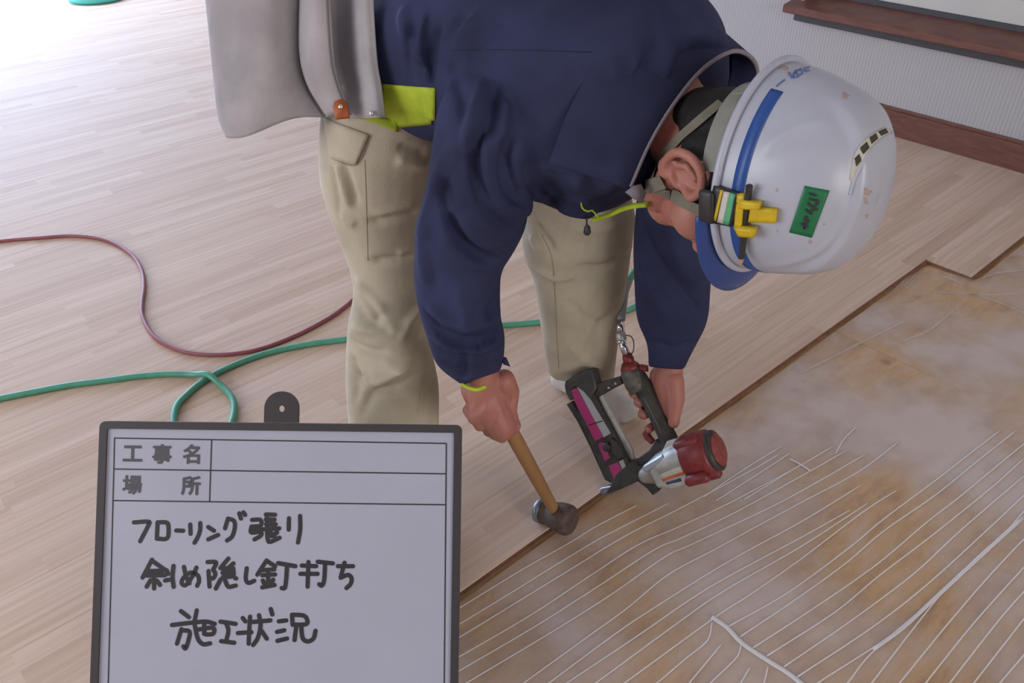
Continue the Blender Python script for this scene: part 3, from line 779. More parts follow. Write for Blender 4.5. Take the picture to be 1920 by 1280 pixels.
# ---- trousers
legR = pxloft([((618, 150), (860, 190), 1.34, .95), ((603, 232), (845, 262), 1.37, .95), ((601, 330), (828, 345), 1.42, .95), ((617, 400), (815, 410), 1.455, .95),
               ((644, 470), (808, 475), 1.49, .95), ((663, 540), (804, 540), 1.525, .95), ((654, 605), (800, 603), 1.56, .95), ((650, 655), (808, 650), 1.585, .95),
               ((649, 720), (822, 718), 1.62, .95), ((654, 790), (823, 790), 1.655, .95), ((660, 865), (820, 865), 1.685, .95), ((668, 925), (812, 925), 1.71, .95)])
legL = pxloft([((975, 170), (1025, 165), 1.54, .9), ((945, 225), (1090, 215), 1.57, .95), ((955, 330), (1165, 322), 1.63, .9), ((976, 405), (1190, 400), 1.67, .9), ((977, 450), (1187, 445), 1.70, .9), ((985, 490), (1182, 480), 1.725, .9),
               ((1000, 525), (1177, 520), 1.755, .9), ((1012, 600), (1166, 595), 1.815, .9), ((1019, 650), (1158, 650), 1.865, .9), ((1026, 695), (1152, 705), 1.925, .9), ((1042, 712), (1150, 728), 1.955, .9)])
hips = ellipsoid(W(.865, -1.15, .88), [S_ * .215, unit(N_ * .8 + Z_ * .3) * .155, unit(Z_ * .8 - N_ * .3) * .16])
tr_me = remesh(merge(legR, legL, hips), 0.005, 5, 0.5)
tt = bvh(tr_me)
def c5(*p): return [(560 + x / 3.048, 380 + y / 3.048) for x, y in p]
wrinkle(tr_me, tt, [
    (c5((690, 40), (560, 70), (400, 110)), -.004, .010), (c5((690, 20), (560, 50), (420, 85)), .003, .012), (c5((680, 290), (560, 320), (400, 340)), -.004, .010), (c5((690, 265), (560, 300)), .003, .010),
    (c5((330, 420), (400, 530), (500, 640)), .004, .012), (c5((350, 490), (430, 600), (470, 690)), -.004, .012), (c5((290, 720), (420, 720), (600, 740)), .004, .013), (c5((280, 790), (400, 850), (520, 860)), -.005, .012),
    (c5((330, 640), (400, 690), (470, 690)), -.004, .010), (c5((740, 690), (690, 840), (600, 930)), -.004, .016), (c5((700, 900), (560, 1020), (420, 1100), (360, 1220)), -.005, .012), (c5((680, 870), (540, 990), (400, 1060)), .005, .013),
    (c5((300, 870), (330, 1000), (320, 1150)), -.004, .014), (c5((470, 880), (560, 950), (640, 960)), .003, .012), (c5((740, 960), (720, 1080), (700, 1240)), -.004, .012),
    (c5((220, 60), (330, 130)), .003, .012), ([(640, 300), (655, 345), (668, 385)], -.004, .009), ([(632, 305), (645, 350), (658, 390)], .004, .009), ([(622, 310), (630, 360), (640, 420)], -.003, .008),
    ([(1005, 415), (1020, 440), (1040, 470)], -.004, .010), ([(995, 440), (1010, 470)], .003, .010), ([(1170, 420), (1110, 430), (1060, 420)], .003, .015), ([(1170, 560), (1120, 620), (1100, 690)], -.003, .015), ([(1060, 640), (1100, 680), (1140, 690)], .002, .015),
    ([(745, 275), (770, 280), (800, 288)], -.003, .008), ([(740, 300), (770, 305), (800, 312)], .003, .010), ([(690, 700), (760, 690)], .003, .015), ([(660, 560), (690, 600), (740, 625)], -.004, .010), ([(655, 690), (700, 730), (760, 735)], -.004, .010), ([(800, 560), (770, 600), (750, 640)], .004, .012), ([(1180, 470), (1130, 500), (1080, 500)], -.004, .012), ([(1000, 500), (1040, 520), (1080, 515)], .004, .012), ([(1060, 560), (1100, 600), (1150, 610)], -.003, .014)], gain=2.1)
trousers = link('trousers', tr_me, 'khaki', person); INV[trousers.name] = Matrix.Identity(4)
tt = bvh(tr_me)
seam('stitching', tt, [(684, 300), (686, 350), (688, 420), (690, 488)], 0.0008, 'seam', trousers)
seam('stitching', tt, [(1016, 440), (1034, 480), (1040, 540), (1044, 620), (1048, 690)], 0.0008, 'seam', trousers)
fl = decal('pocket_flap', tt, [(610, 222), (693, 252), (668, 308), (622, 296)], 10, 8, 'khaki', trousers, 0.0015, 0.0028)
seam('stitching', tt, [(622, 296), (640, 303), (664, 309), (680, 290), (693, 255)], 0.0008, 'seam', trousers, 0.002)

# ---- socks
def sock(heel, ankle, toe, nm, top):
    me = remesh(merge(chain([top, ankle + Z_ * .04, ankle, heel + Z_ * .036], [.045, .043, .042, .038]), chain([heel + Z_ * .036, (heel * .45 + toe * .55) + Z_ * .040, toe + Z_ * .028], [.036, .042, .027]),
                     chain([(heel * .45 + toe * .55) + Z_ * .034 + S_ * .014, toe + Z_ * .026 + S_ * .012], [.034, .024]), chain([(heel * .45 + toe * .55) + Z_ * .034 - S_ * .010, toe + Z_ * .026 - S_ * .012], [.034, .024])), 0.005, 4)
    V = verts_np(me); V[:, 2] = np.maximum(V[:, 2], 0.0008); me.vertices.foreach_set('co', V.ravel()); me.update()
    return link(nm, me, 'sock', person)
sock(heelR, anR, toeR, 'sock', U(740, 880, 1.69)); sock(heelL, anL, toeL, 'sock', U(1093, 672, 1.895))

# ---- jacket
def ring(c, hw, up, dn, tilt, seg=40, sq=0.85):
    """cross-section of the trunk: centre (s,n,z), half width, half height above and below, tilt of the section plane"""
    t = math.radians(tilt); upv = Z_ * math.cos(t) - N_ * math.sin(t); out = []
    for a in np.linspace(0, 2 * math.pi, seg, endpoint=False):
        ca, sa = math.cos(a), math.sin(a)
        x = math.copysign(abs(ca) ** sq, ca); y = math.copysign(abs(sa) ** sq, sa)
        out.append(W(*c) + S_ * (x * hw) + upv * (y * (up if y > 0 else dn)))
    return np.array(out)
RG = [ring((.85, -1.165, .905), .185, .13, .15, 55), ring((.85, -1.10, .945), .198, .14, .165, 42), ring((.862, -1.02, .985), .198, .14, .175, 22), ring((.875, -.93, .985), .200, .145, .180, 8),
      ring((.885, -.85, .975), .205, .145, .190, 0), ring((.890, -.78, .965), .200, .140, .180, -4), ring((.893, -.715, .955), .165, .125, .150, -4), ring((.895, -.665, .945), .115, .105, .115, 0)]
RG = catmull(np.array([r.ravel() for r in RG]), 4).reshape(-1, 40, 3)
torso = rings_mesh(list(RG))
sleeveR = pxloft([((905, 60), (960, 70), 1.15, .8), ((862, 120), (1005, 145), 1.125, .95), ((822, 200), (1020, 225), 1.115, .95), ((812, 260), (1018, 290), 1.135, .9), ((800, 340), (1005, 355), 1.17, .9), ((781, 420), (985, 428), 1.21, .9),
                  ((777, 480), (961, 478), 1.245, .9), ((777, 530), (939, 517), 1.28, .9), ((786, 585), (939, 580), 1.31, .9), ((803, 640), (948, 630), 1.345, .9),
                  ((820, 685), (944, 672), 1.375, .9), ((866, 722), (938, 696), 1.40, 1.0)])
sleeveL = pxloft([((1285, 95), (1335, 90), 1.25, .9), ((1240, 150), (1385, 130), 1.29, .9), ((1205, 260), (1380, 250), 1.38, .9), ((1192, 395), (1335, 390), 1.50, .9), ((1187, 480), (1332, 478), 1.56, .9), ((1191, 560), (1331, 555), 1.615, .9),
                  ((1197, 605), (1325, 600), 1.645, .9), ((1212, 645), (1308, 642), 1.675, .9), ((1216, 688), (1282, 692), 1.70, 1.0)])
tail_flap = ellipsoid(W(.76, -1.06, .84), [S_ * .08, N_ * .085, Z_ * .06])
front_hang = ellipsoid(W(.87, -.80, .845), [S_ * .13, N_ * .10, Z_ * .085])
jk_me = remesh(merge(torso, sleeveR, sleeveL, front_hang), 0.005, 6, 0.5)
jt = bvh(jk_me)
def c2(*p): return [(800 + x / 3.0, y / 3.0) for x, y in p]
wrinkle(jk_me, jt, [
    (c2((340, 420), (270, 640), (130, 900), (40, 1100)), .007, .012), (c2((300, 560), (250, 760), (255, 900)), .006, .010), (c2((450, 540), (430, 700), (420, 900)), .006, .011),
    (c2((320, 700), (285, 850), (300, 1000), (400, 1200)), -.007, .011), (c2((480, 760), (460, 900), (520, 1080), (640, 1190)), -.007, .012), (c2((180, 800), (100, 960), (130, 1130), (230, 1270)), -.006, .012),
    (c2((390, 480), (365, 640), (350, 800)), -.005, .009), (c2((560, 900), (580, 1050), (680, 1150)), -.005, .013), (c2((700, 950), (720, 1080), (780, 1140)), -.004, .014),
    (c2((230, 40), (120, 250), (60, 420)), -.005, .016), (c2((60, 100), (20, 300), (10, 460)), -.007, .010), (c2((-60, 120), (-90, 300), (-10, 450)), -.005, .012), (c2((-120, 30), (-110, 200), (-40, 380)), .005, .014), (c2((20, 60), (-20, 200), (-20, 320)), .005, .012),
    (c2((1270, 100), (1260, 300), (1200, 480), (1130, 760), (960, 1060)), -.006, .014), (c2((1350, 200), (1330, 380), (1260, 560), (1130, 860), (1000, 1080)), .007, .016), (c2((1520, 270), (1400, 400), (1300, 560), (1220, 780)), -.005, .010), (c2((1110, 280), (1140, 420), (1090, 640)), -.004, .016),
    ([(800, 400), (795, 470), (800, 540)], .004, .016), ([(835, 400), (870, 460), (930, 490)], -.005, .013), ([(825, 440), (860, 480), (910, 505)], .004, .012), ([(790, 580), (830, 625), (880, 642), (925, 632), (942, 600)], -.008, .011), ([(800, 565), (840, 600), (890, 610), (935, 590)], .006, .012),
    ([(812, 650), (850, 668), (900, 668), (944, 655)], -.004, .010), ([(810, 630), (850, 652), (900, 655), (940, 640)], .005, .010), ([(855, 540), (870, 590), (872, 630)], .003, .012), ([(870, 650), (872, 690), (868, 720)], -.004, .008), ([(935, 530), (925, 570), (910, 600)], -.004, .010),
    ([(1200, 400), (1230, 480), (1290, 560), (1320, 600)], -.005, .014), ([(1200, 450), (1210, 520), (1250, 600)], .004, .015), ([(1230, 640), (1265, 655), (1300, 640)], -.004, .010), ([(1250, 420), (1280, 500), (1320, 540)], .004, .015),
    ([(960, 380), (1000, 395), (1060, 405), (1120, 395)], .004, .014), ([(985, 415), (1010, 395), (1040, 380)], -.006, .012),
    ([(840, 120), (870, 200), (860, 280)], -.004, .012), ([(1010, 330), (1030, 370), (1060, 390)], -.004, .012), ([(1080, 330), (1090, 365), (1110, 385)], .004, .012), ([(900, 30), (850, 80), (830, 140)], .006, .014), ([(950, 20), (900, 70), (870, 120)], -.004, .014), ([(790, 430), (810, 500), (815, 560)], -.003, .012), ([(1290, 60), (1330, 70), (1380, 80)], .004, .014)], gain=2.0)
jt = bvh(jk_me)
wrinkle(jk_me, jt, [([(885, 262), (887, 300), (892, 340), (906, 384), (950, 430), (988, 428)], -.010, .009), ([(946, 240), (942, 290), (942, 330), (957, 364), (1004, 397), (1034, 390)], -.009, .009), ([(828, 330), (836, 390), (862, 439), (895, 477), (940, 488)], -.010, .009),
    ([(805, 605), (835, 632), (865, 647), (911, 639), (941, 607)], -.008, .008), ([(862, 240), (822, 319), (795, 406), (788, 470)], .006, .010), ([(917, 237), (912, 310), (930, 375), (960, 405)], .007, .010), ([(855, 350), (870, 410), (905, 450), (945, 462)], .006, .011), ([(965, 250), (968, 320), (985, 362), (1030, 380)], .005, .011),
    ([(1075, 360), (1098, 378), (1140, 372), (1175, 350)], -.006, .009), ([(1130, 120), (1150, 220), (1120, 310), (1090, 370)], -.005, .010), ([(812, 168), (806, 120), (800, 60), (806, 0)], -.008, .009), ([(776, 165), (765, 100), (772, 30)], -.005, .010)], gain=1.0)
V_ = verts_np(jk_me); Nn = normals_np(jk_me)
ph = np.sin(V_ @ np.array([31., 12., 25.])) * np.sin(V_ @ np.array([-14., 33., 18.]) + 1.0) + 0.6 * np.sin(V_ @ np.array([52., -23., 40.]) + 2.0)
V_ += Nn * (0.0010 * ph)[:, None]; jk_me.vertices.foreach_set('co', V_.ravel()); jk_me.update()
jacket = link('jacket', jk_me, 'navy', person); INV[jacket.name] = Matrix.Identity(4)
jt = bvh(jk_me)
# collar: stand-up ring round the neck, open towards the head
cps = [((1178, 352), 1.09), ((1215, 268), 1.055), ((1262, 192), 1.045), ((1322, 122), 1.075), ((1382, 92), 1.14), ((1420, 120), 1.21), ((1415, 190), 1.255), ((1375, 270), 1.27), ((1310, 340), 1.25), ((1240, 372), 1.18)]
rim = np.array([U(*p, z) for p, z in cps]); rim = catmull(np.vstack([rim, rim[:1]]), 6)[:-1]
cen = rim.mean(0); back = W(.895, -.735, .955)
rows_ = []
for f in (1.0, 0.75, 0.5, 0.25, 0.0):
    base = back + (rim - cen) * 1.16 + (N_ * 0.0)
    rows_.append(base * (1 - f) + rim * f)
col_out = [list(r) for r in rows_]
inner = [list(cen + (r - cen) * 0.955 - N_ * 0.002) for r in (rows_[0], rows_[1], rows_[2])]
V1, F1 = rings_mesh(inner[::-1] + col_out, cap=False)
collar = mk('collar', V1, F1, 'navy', jacket)
mk('collar_lining', *tube(np.vstack([cen + (rim - cen) * 0.975, cen + (rim[:1] - cen) * 0.975]), 0.0034, 8, cap=False), 'greylining', jacket)
tab = [U(1172, 360, 1.085), U(1200, 384, 1.10), U(1214, 368, 1.11), U(1192, 336, 1.085)]
mk('collar_lining', *prism([(0, 0), (.55, .02), (.95, .12), (.80, .75), (.30, .95), (.1, .6)], tab[0], tab[1] - tab[0], tab[3] - tab[0], unit(np.cross(tab[1] - tab[0], tab[3] - tab[0])), 0, 0.004), 'greylining', jacket)
# lime trims
decal('lime_patch', jt, [(716, 157), (817, 165), (817, 231), (722, 240)], 14, 10, 'lime', jacket, 0.0010, 0.0014)
mk('zip_tape', *tube(catmull([U(1112, 412, 1.20), U(1140, 404, 1.19), U(1165, 393, 1.17), U(1188, 386, 1.14), U(1214, 383, 1.115)], 5), 0.0056, 10, flat=.6), 'lime', jacket)
mk('zip_tape', *tube(catmull([U(1089, 376, 1.165), U(1092, 390, 1.165), U(1102, 396, 1.165), U(1111, 395, 1.165), U(1122, 408, 1.168)], 5), 0.0013, 8), 'lime', jacket)
mk('zip_pull', *tube([U(1100, 405, 1.20), U(1100, 420, 1.205), U(1101, 425, 1.208), U(1101, 436, 1.21), U(1101, 441, 1.21)], [.0012, .0014, .0045, .0060, .003], 12), 'black', jacket)
mk('cuff_lining', *tube(catmull([U(866, 720, 1.388), U(880, 727, 1.372), U(896, 730, 1.366), U(912, 724, 1.366)], 5), 0.0036, 8), 'lime', jacket)
mk('cuff_tab', *prism([(-.008, .004), (.006, .0), (.013, -.016), (.001, -.012)], U(943, 670, 1.37), _x, _u, -_f, -.003, .001), 'navy', jacket)
seam('yoke_seam', jt, [(838, 95), (900, 93), (980, 94), (1060, 96), (1110, 98)], 0.0007, 'navy_seam', jacket)
cloth = BVHTree.FromPolygons([v.co[:] for v in jk_me.vertices] + [v.co[:] for v in tr_me.vertices], [p.vertices[:] for p in jk_me.polygons] + [tuple(i + len(jk_me.vertices) for i in p.vertices) for p in tr_me.polygons])
decal('hem_trim', cloth, None, 12, 4, 'lime', jacket, 0.0012, 0.0016, fn=lambda a, b: ((668 + 78 * a), 217 + 10 * a * a + b * (4 + 16 * a)))

# ================================================================== HARD HAT
OHEAD = OH.copy(); OH = HD(0, 0.004, 0.010)
hat = thing('hard_hat', OH, 'white hard hat with blue band and green tape on the bent head', 'hard hat')
HA, HBk, HF, HH = 0.107, 0.134, 0.130, 0.146
def dome(th, v, grow=0.0):
    """th: 0 = front, 90 deg = right ear side; v: 0 rim .. pi/2 crown"""
    b = HF if math.cos(th) > 0 else HBk
    k = max(math.cos(v), 0) ** 0.72
    r, f, c = math.sin(th) * HA * k, math.cos(th) * b * k, HH * math.sin(v) ** 0.95 if v > 0 else 0
    # raised central panel from front to back
    t = max(0, min(1, (c - 0.075) / 0.04)); w = 1 / (1 + math.exp((abs(r) - 0.040) / 0.0016))
    raise_ = 0.0075 * w * t
    # side crease
    q = (r - 0.085) ** 2 / 0.0005
    nx = unit(np.array([r / HA ** 2, f / b ** 2, max(c, 1e-4) / HH ** 2]))
    return np.array([r, f, c]) + nx * (raise_ + grow)
NT, NV = 120, 44
def shell_rings(grow):
    return [[OH + RH @ dome(2 * math.pi * i / NT, (j / (NV - 1)) * math.pi / 2 * 0.995, grow) for i in range(NT)] for j in range(NV)]
outer = shell_rings(0.0); inn = shell_rings(-0.0035)
V1, F1 = rings_mesh(inn[::-1] + outer, cap=False)
k1 = len(V1); V1 = list(V1) + [OH + hv(0, 0, HH + .0045), OH + hv(0, 0, HH - .003)]
last = (2 * NV - 1) * NT
F1 += [(last + i, last + (i + 1) % NT, k1) for i in range(NT)] + [((i + 1) % NT, i, k1 + 1) for i in range(NT)]
shell = mk('shell', V1, F1, 'helmet', hat)
# rolled rim lip
lip = [OH + RH @ (dome(2 * math.pi * i / 96, 0.0, 0.003) + np.array([0, 0, 0.003])) for i in range(97)]
mk('rim_lip', *tube(lip, 0.0052, 10, cap=False), 'helmet', hat)
wrinkle(shell.data, bvh(shell.data), [([(1432, 280), (1460, 258), (1500, 236), (1560, 224)], .0022, .006), ([(1440, 292), (1470, 268), (1510, 248)], -.0014, .008), ([(1420, 500), (1480, 492), (1535, 470), (1570, 432), (1588, 385)], .0025, .006)], gain=1.0)
ht = bvh(shell.data)
# blue peak
rows_ = []
for e in (0.0, 0.25, 0.5, 0.75, 1.0):
    row = []
    for i in range(41):
        th = math.radians(-74 + 148 * i / 40); p = dome(th, 0.0, 0.001)
        ext = 0.041 * max(0, math.cos(th)) ** 0.75 * e
        d = unit(np.array([p[0] * 0.35, p[1], 0]))
        row.append(OH + RH @ (p + d * ext + np.array([0, 0, -0.004 - 0.010 * e * e])))
    rows_.append(row)
dn = hv(0, 0, -0.0025)
Vt = [p for r in rows_ for p in r]; nb = len(Vt); Vt += [p + dn for p in Vt]
Ft = []
for j in range(4):
    for i in range(40):
        a = j * 41 + i; q = (a, a + 1, a + 42, a + 41); Ft += [q, tuple(x + nb for x in q[::-1])]
def edge_strip(idx):
    return [(idx[i], idx[i + 1], idx[i + 1] + nb, idx[i] + nb) for i in range(len(idx) - 1)]
Ft += edge_strip([4 * 41 + i for i in range(41)]) + edge_strip([j * 41 for j in range(5)]) + edge_strip([j * 41 + 40 for j in range(5)])
mk('peak', Vt, Ft, 'visor', hat)
# blue band
def band(th0, th1, c0, c1, n, lift):
    Va, Fa = [], []
    for i in range(n + 1):
        th = math.radians(th0 + (th1 - th0) * i / n)
        for c in (c0, (c0 + c1) / 2, c1):
            v = math.asin(min(1, (c / HH) ** (1 / 0.95))); Va.append(OH + RH @ dome(th, v, lift))
    for i in range(n):
        for j in range(2): a = i * 3 + j; Fa.append((a, a + 1, a + 4, a + 3))
    m = len(Va); Va += [OH + (p - OH) * 0.99 for p in Va]
    Fa += [tuple(x + m for x in f[::-1]) for f in Fa]
    for i in range(n):
        for j in (0, 2): a = i * 3 + j; Fa.append((a, a + 3, a + 3 + m, a + m))
    for a in (0, n * 3):
        for j in range(2): Fa.append((a + j, a + j + 1, a + j + 1 + m, a + j + m))
    return Va, Fa
mk('blue_band', *band(-60, 146, 0.024, 0.040, 70, 0.0007), 'blue_band', hat)
# vents and their ledge
decal('vent_ledge', ht, None, 4, 20, 'cream', hat, 0.0002, 0.0006, fn=strip_fn([(1658, 238), (1636, 250), (1614, 270), (1601, 295), (1592, 335)], [(1674, 247), (1652, 260), (1632, 280), (1616, 308), (1598, 345)]))
for q in ([(1645, 247), (1659, 241), (1664, 249), (1651, 255)], [(1629, 258), (1641, 250), (1645, 260), (1633, 270)], [(1612, 277), (1624, 266), (1629, 277), (1618, 289)], [(1602, 297), (1611, 288), (1615, 301), (1606, 312)]):
    decal('vent_slot', ht, q, 4, 4, 'vent', hat, 0.0007, 0.0006)
seam('vent_lip', ht, [(1672, 249), (1652, 261), (1632, 281), (1616, 308), (1600, 342), (1593, 365)], 0.0016, 'helmet', hat, 0.0004)
# green name tape with smeared ink
decal('green_tape', ht, [(1509, 348), (1555, 357), (1522, 445), (1480, 435)], 8, 10, 'greentape', hat, 0.0004, 0.0005)
for st in ([(1517, 362), (1530, 366)], [(1516, 372), (1534, 377), (1528, 384)], [(1514, 380), (1526, 390), (1518, 396)], [(1510, 392), (1522, 400)], [(1522, 386), (1532, 392)], [(1507, 408), (1516, 412), (1508, 420)], [(1502, 418), (1514, 424)], [(1512, 404), (1508, 428)]):
    seam('ink_mark', ht, st, 0.0016, 'ink', hat, 0.0008, 3)
# dark blue lettering near the rear rim
def c3(*p): return [(1180 + x / 3.556, 60 + y / 3.556) for x, y in p]
for st in (c3((980, 365), (1008, 340), (1035, 320)), c3((1062, 272), (1085, 308), (1128, 298)), c3((1090, 306), (1095, 280), (1110, 255)), c3((1110, 262), (1142, 250), (1152, 276), (1122, 290), (1110, 262)), c3((1165, 245), (1198, 236)), c3((1168, 246), (1176, 262), (1198, 258))):
    seam('lettering', ht, st, 0.0011, 'blueink', hat, 0.0004, 4)
# scuffs
for i_, (cx, cy, rx, ry) in enumerate([(1585, 180, 8, 5), (1626, 360, 8, 6), (1623, 376, 4, 6), (1625, 405, 3, 4), (1519, 453, 3, 4), (1457, 356, 3, 3), (1458, 433, 2, 2), (1545, 420, 2, 2), (1470, 128, 9, 4)]):
    decal('scuff', ht, None, 6, 6, 'stain', hat, 0.00005, 0.0002, fn=blob_fn(cx, cy, rx, ry, i_))
# strap clamp on the rim with its label
clamp = decal('rim_clamp', ht, [(1340, 343), (1393, 361), (1378, 419), (1322, 407)], 8, 8, 'black', hat, 0.001, 0.008)
mk('rim_clamp', *bbox_mesh(OH + hv(.112, .030, -.003), [hv(.006, 0, 0), hv(-.004, .021, 0), hv(0, 0, .011)], .004), 'black', hat)
for q, m_ in (([(1359, 353), (1364, 354), (1351, 408), (1346, 407)], 'yellow'), ([(1365, 356), (1376, 358), (1363, 413), (1353, 410)], 'labelwhite'), ([(1376, 358), (1386, 361), (1374, 416), (1363, 413)], 'labelgreen')):
    decal('clamp_label', ht, q, 3, 6, m_, hat, 0.0085, 0.0010)
# yellow pencil clip
clip = decal('pencil_clip', ht, [(1389, 360), (1402, 362), (1396, 425), (1383, 420)], 4, 8, 'yellow', hat, 0.001, 0.008)
decal('pencil_clip', ht, [(1398, 370), (1431, 374), (1430, 386), (1396, 384)], 5, 3, 'yellow', hat, 0.004, 0.012)
decal('pencil_clip', ht, [(1412, 385), (1459, 389), (1457, 413), (1408, 411)], 6, 4, 'yellow', hat, 0.001, 0.007)
decal('pencil_clip', ht, [(1388, 416), (1423, 420), (1422, 433), (1396, 431)], 5, 3, 'yellow', hat, 0.004, 0.012)

pA, nA = hit(ht, 1413, 345); pB, nB = hit(ht, 1398, 470); pC, nC = hit(ht, 1392, 487)
lift = 0.012
pencil = thing('pencil', pB, 'short black pencil held in the yellow clip on the hard hat', 'pencil')
pA, pB = pA + nA * lift, pB + nB * lift; pdir = unit(pB - pA)
mk('pencil_shaft', *tube([pA, pB], 0.0042, 6), 'black', pencil, False)
mk('pencil_point', *tube([pB, pB + pdir * 0.012, pB + pdir * 0.014], [0.0042, 0.0013, 0.0004], 8), 'pencilwood', pencil)

# harness and chin strap
hv_, hf_ = merge(*head[:-2])
both = BVHTree.FromPolygons([tuple(v) for v in hv_] + [v.co[:] for v in hair_me.vertices], hf_ + [tuple(i + len(hv_) for i in p.vertices) for p in hair_me.polygons])
def ribbon(pts, nrm, hw, th):
    """flat webbing through pts with surface normals nrm"""
    pts = np.array(pts); T = np.gradient(pts, axis=0); rings = []
    for p, t, n in zip(pts, T, nrm):
        t = unit(t); n = unit(n - t * (n @ t)); b = np.cross(t, n)
        rings.append([p + b * hw + n * th, p - b * hw + n * th, p - b * hw - n * th, p + b * hw - n * th])
    return rings_mesh(rings)
def strap_px(name, pix, hw, lift, m, parent):
    P, Nr = [], []
    for p in catmull(np.array(pix, float), 6):
        h, n = hit(both, *p)
        if h is not None: P.append(h + n * lift); Nr.append(n)
    P, Nr = np.array(P), np.array(Nr)
    for _ in range(4):
        P[1:-1] = (P[:-2] + 2 * P[1:-1] + P[2:]) / 4; Nr[1:-1] = (Nr[:-2] + 2 * Nr[1:-1] + Nr[2:]) / 4
    return sharp(mk(name, *ribbon(P, Nr, hw, 0.0008), m, parent))
strap_px('chin_strap', [(1352, 196), (1322, 220), (1292, 246), (1263, 272), (1242, 300), (1230, 325), (1224, 344)], 0.0062, 0.004, 'strap', hat)
strap_px('chin_strap', [(1334, 400), (1306, 387), (1279, 375), (1255, 362), (1232, 350)], 0.0078, 0.004, 'strap', hat)
strap_px('chin_strap', [(1246, 338), (1232, 345), (1214, 351)], 0.0095, 0.005, 'strap', hat)
hb, nb_ = hit(both, 1213, 350)
if hb is not None: mk('strap_stud', *ellipsoid(hb + nb_ * 0.010, [unit(np.cross(nb_, Z_)) * .0045, unit(np.cross(nb_, np.cross(nb_, Z_))) * .006, nb_ * .003], 14, 8), 'labelwhite', hat)
P, Nr = [], []
for a in np.linspace(-84, 84, 41):
    th = math.radians(180 + a); P.append(HD(.090 * math.sin(th), .106 * math.cos(th) + .004, -.012 - .014 * math.cos(math.radians(a)))); Nr.append(hv(math.sin(th), math.cos(th), 0))
sharp(mk('nape_band', *ribbon(P, Nr, 0.021, 0.0012), 'harness', hat))
for sd in (1, -1):
    sharp(mk('hanger_strap', *ribbon([HD(sd * .045, -.100, -.03), HD(sd * .050, -.105, -.005), HD(sd * .052, -.106, .015)], [hv(sd * .4, -1, 0)] * 3, .011, .0011), 'harness', hat))
OH = OHEAD

# ================================================================== HAMMER
hammer = thing('hammer', W(HB @ S_, HB @ N_, 0), 'hammer with tan wooden handle and rusty iron head over the board edge', 'hammer')
hd_ax = unit(N_ * .80 + S_ * .10 + Z_ * .38); hd_ax = unit(hd_ax - hax * (hax @ hd_ax))
Ls = np.linalg.norm(HB - HT_)
pp = [HT_ - hax * .075, HT_ - hax * .05, HT_, HT_ + hax * .10, HT_ + hax * .2, HB - hax * .02, HB + hax * .020]
mk('handle', *tube(catmull(pp, 5), list(np.interp(np.linspace(0, 6, 31), range(7), [.0135, .0165, .0150, .0158, .0150, .0125, .0115])), 16, flat=.8, up=tuple(hd_ax)), 'wood', hammer)
prof = [(-.047, .018), (-.046, .0255), (-.042, .0265), (-.030, .0265), (-.026, .024), (-.018, .0245), (-.010, .0285), (.0, .0315), (.016, .0335), (.026, .0330), (.034, .0295), (.037, .021)]
mk('head', *tube([HB + hd_ax * a for a, _ in prof], [r for _, r in prof], 28), 'iron', hammer)
mk('striking_face', *tube([HB + hd_ax * a for a in (-.052, -.0515, -.049, -.036)], [.017, .0245, .0275, .0280], 28), 'steel', hammer)

# ================================================================== NAILER
nailer = thing('flooring_nailer', NO, 'pneumatic flooring nailer with red cap and magenta magazine label at board edge', 'nail gun')
def plate(name, pix, off, h0, h1, m, bev=0.0, parent=None):
    return sharp(mk(name, *prism([npx(x, y, off) for x, y in pix], NO, e1, e2, e3, h0, h1, bev), m, parent or nailer))
mag = plate('magazine', [(1079, 742), (1066, 716), (1082, 708), (1112, 722), (1136, 770), (1170, 835), (1194, 884), (1188, 900), (1152, 906), (1128, 868), (1100, 800)], .0, -.016, .012, 'tool', .002)
plate('rail_flange', [(1060, 758), (1070, 752), (1098, 795), (1138, 880), (1142, 905), (1132, 900), (1104, 838), (1080, 790)], .0, -.019, -.004, 'tool', .0015)
plate('magazine_cap', [(1060, 722), (1062, 712), (1074, 704), (1104, 690), (1111, 692), (1114, 702), (1120, 726), (1108, 748), (1096, 734), (1082, 724), (1072, 730), (1078, 748), (1070, 750), (1062, 736)], .010, -.020, .016, 'tool', .003)
plate('magazine_label', [(1067, 732), (1081, 727), (1132, 818), (1116, 827)], .0135, .012, .0135, 'magenta')
plate('magazine_label', [(1082, 726), (1090, 720), (1145, 812), (1132, 820)], .0135, .012, .0135, 'lightgrey')
plate('magazine_label', [(1121, 832), (1130, 828), (1144, 858), (1134, 864)], .0135, .012, .0135, 'magenta')
plate('magazine_label', [(1141, 873), (1158, 866), (1171, 890), (1152, 900)], .0135, .012, .0135, 'magenta')
plate('magazine_label', [(1160, 865), (1168, 861), (1177, 884), (1171, 889)], .0135, .012, .0135, 'lightgrey')
plate('label_line', [(1103, 796), (1129, 788), (1129.5, 790), (1103.5, 798)], .0145, .0135, .0142, 'tool')
a_, b_ = npx(1137, 838, .02); mk('latch_knob', *disc(NL(a_, b_, .012), e3, .010, .012, 18, .002), 'tool', nailer)
plate('follower', [(1146, 820), (1160, 828), (1172, 856), (1160, 862), (1146, 846)], .016, .010, .020, 'tool', .002)
plate('frame_post', [(1120, 735), (1128, 732), (1186, 842), (1192, 868), (1180, 868), (1172, 846)], -.004, -.010, .002, 'alu', .002)
plate('bridge_arm', [(1112, 742), (1114, 718), (1128, 716), (1166, 704), (1170, 718), (1150, 728), (1126, 742), (1116, 754)], .0, -.008, .008, 'tool', .002)
for q in ((1154, 719), (1141, 727)):
    a_, b_ = npx(*q, .009); mk('rivet', *disc(NL(a_, b_, .008), e3, .0032, .0015, 12), 'alu', nailer)
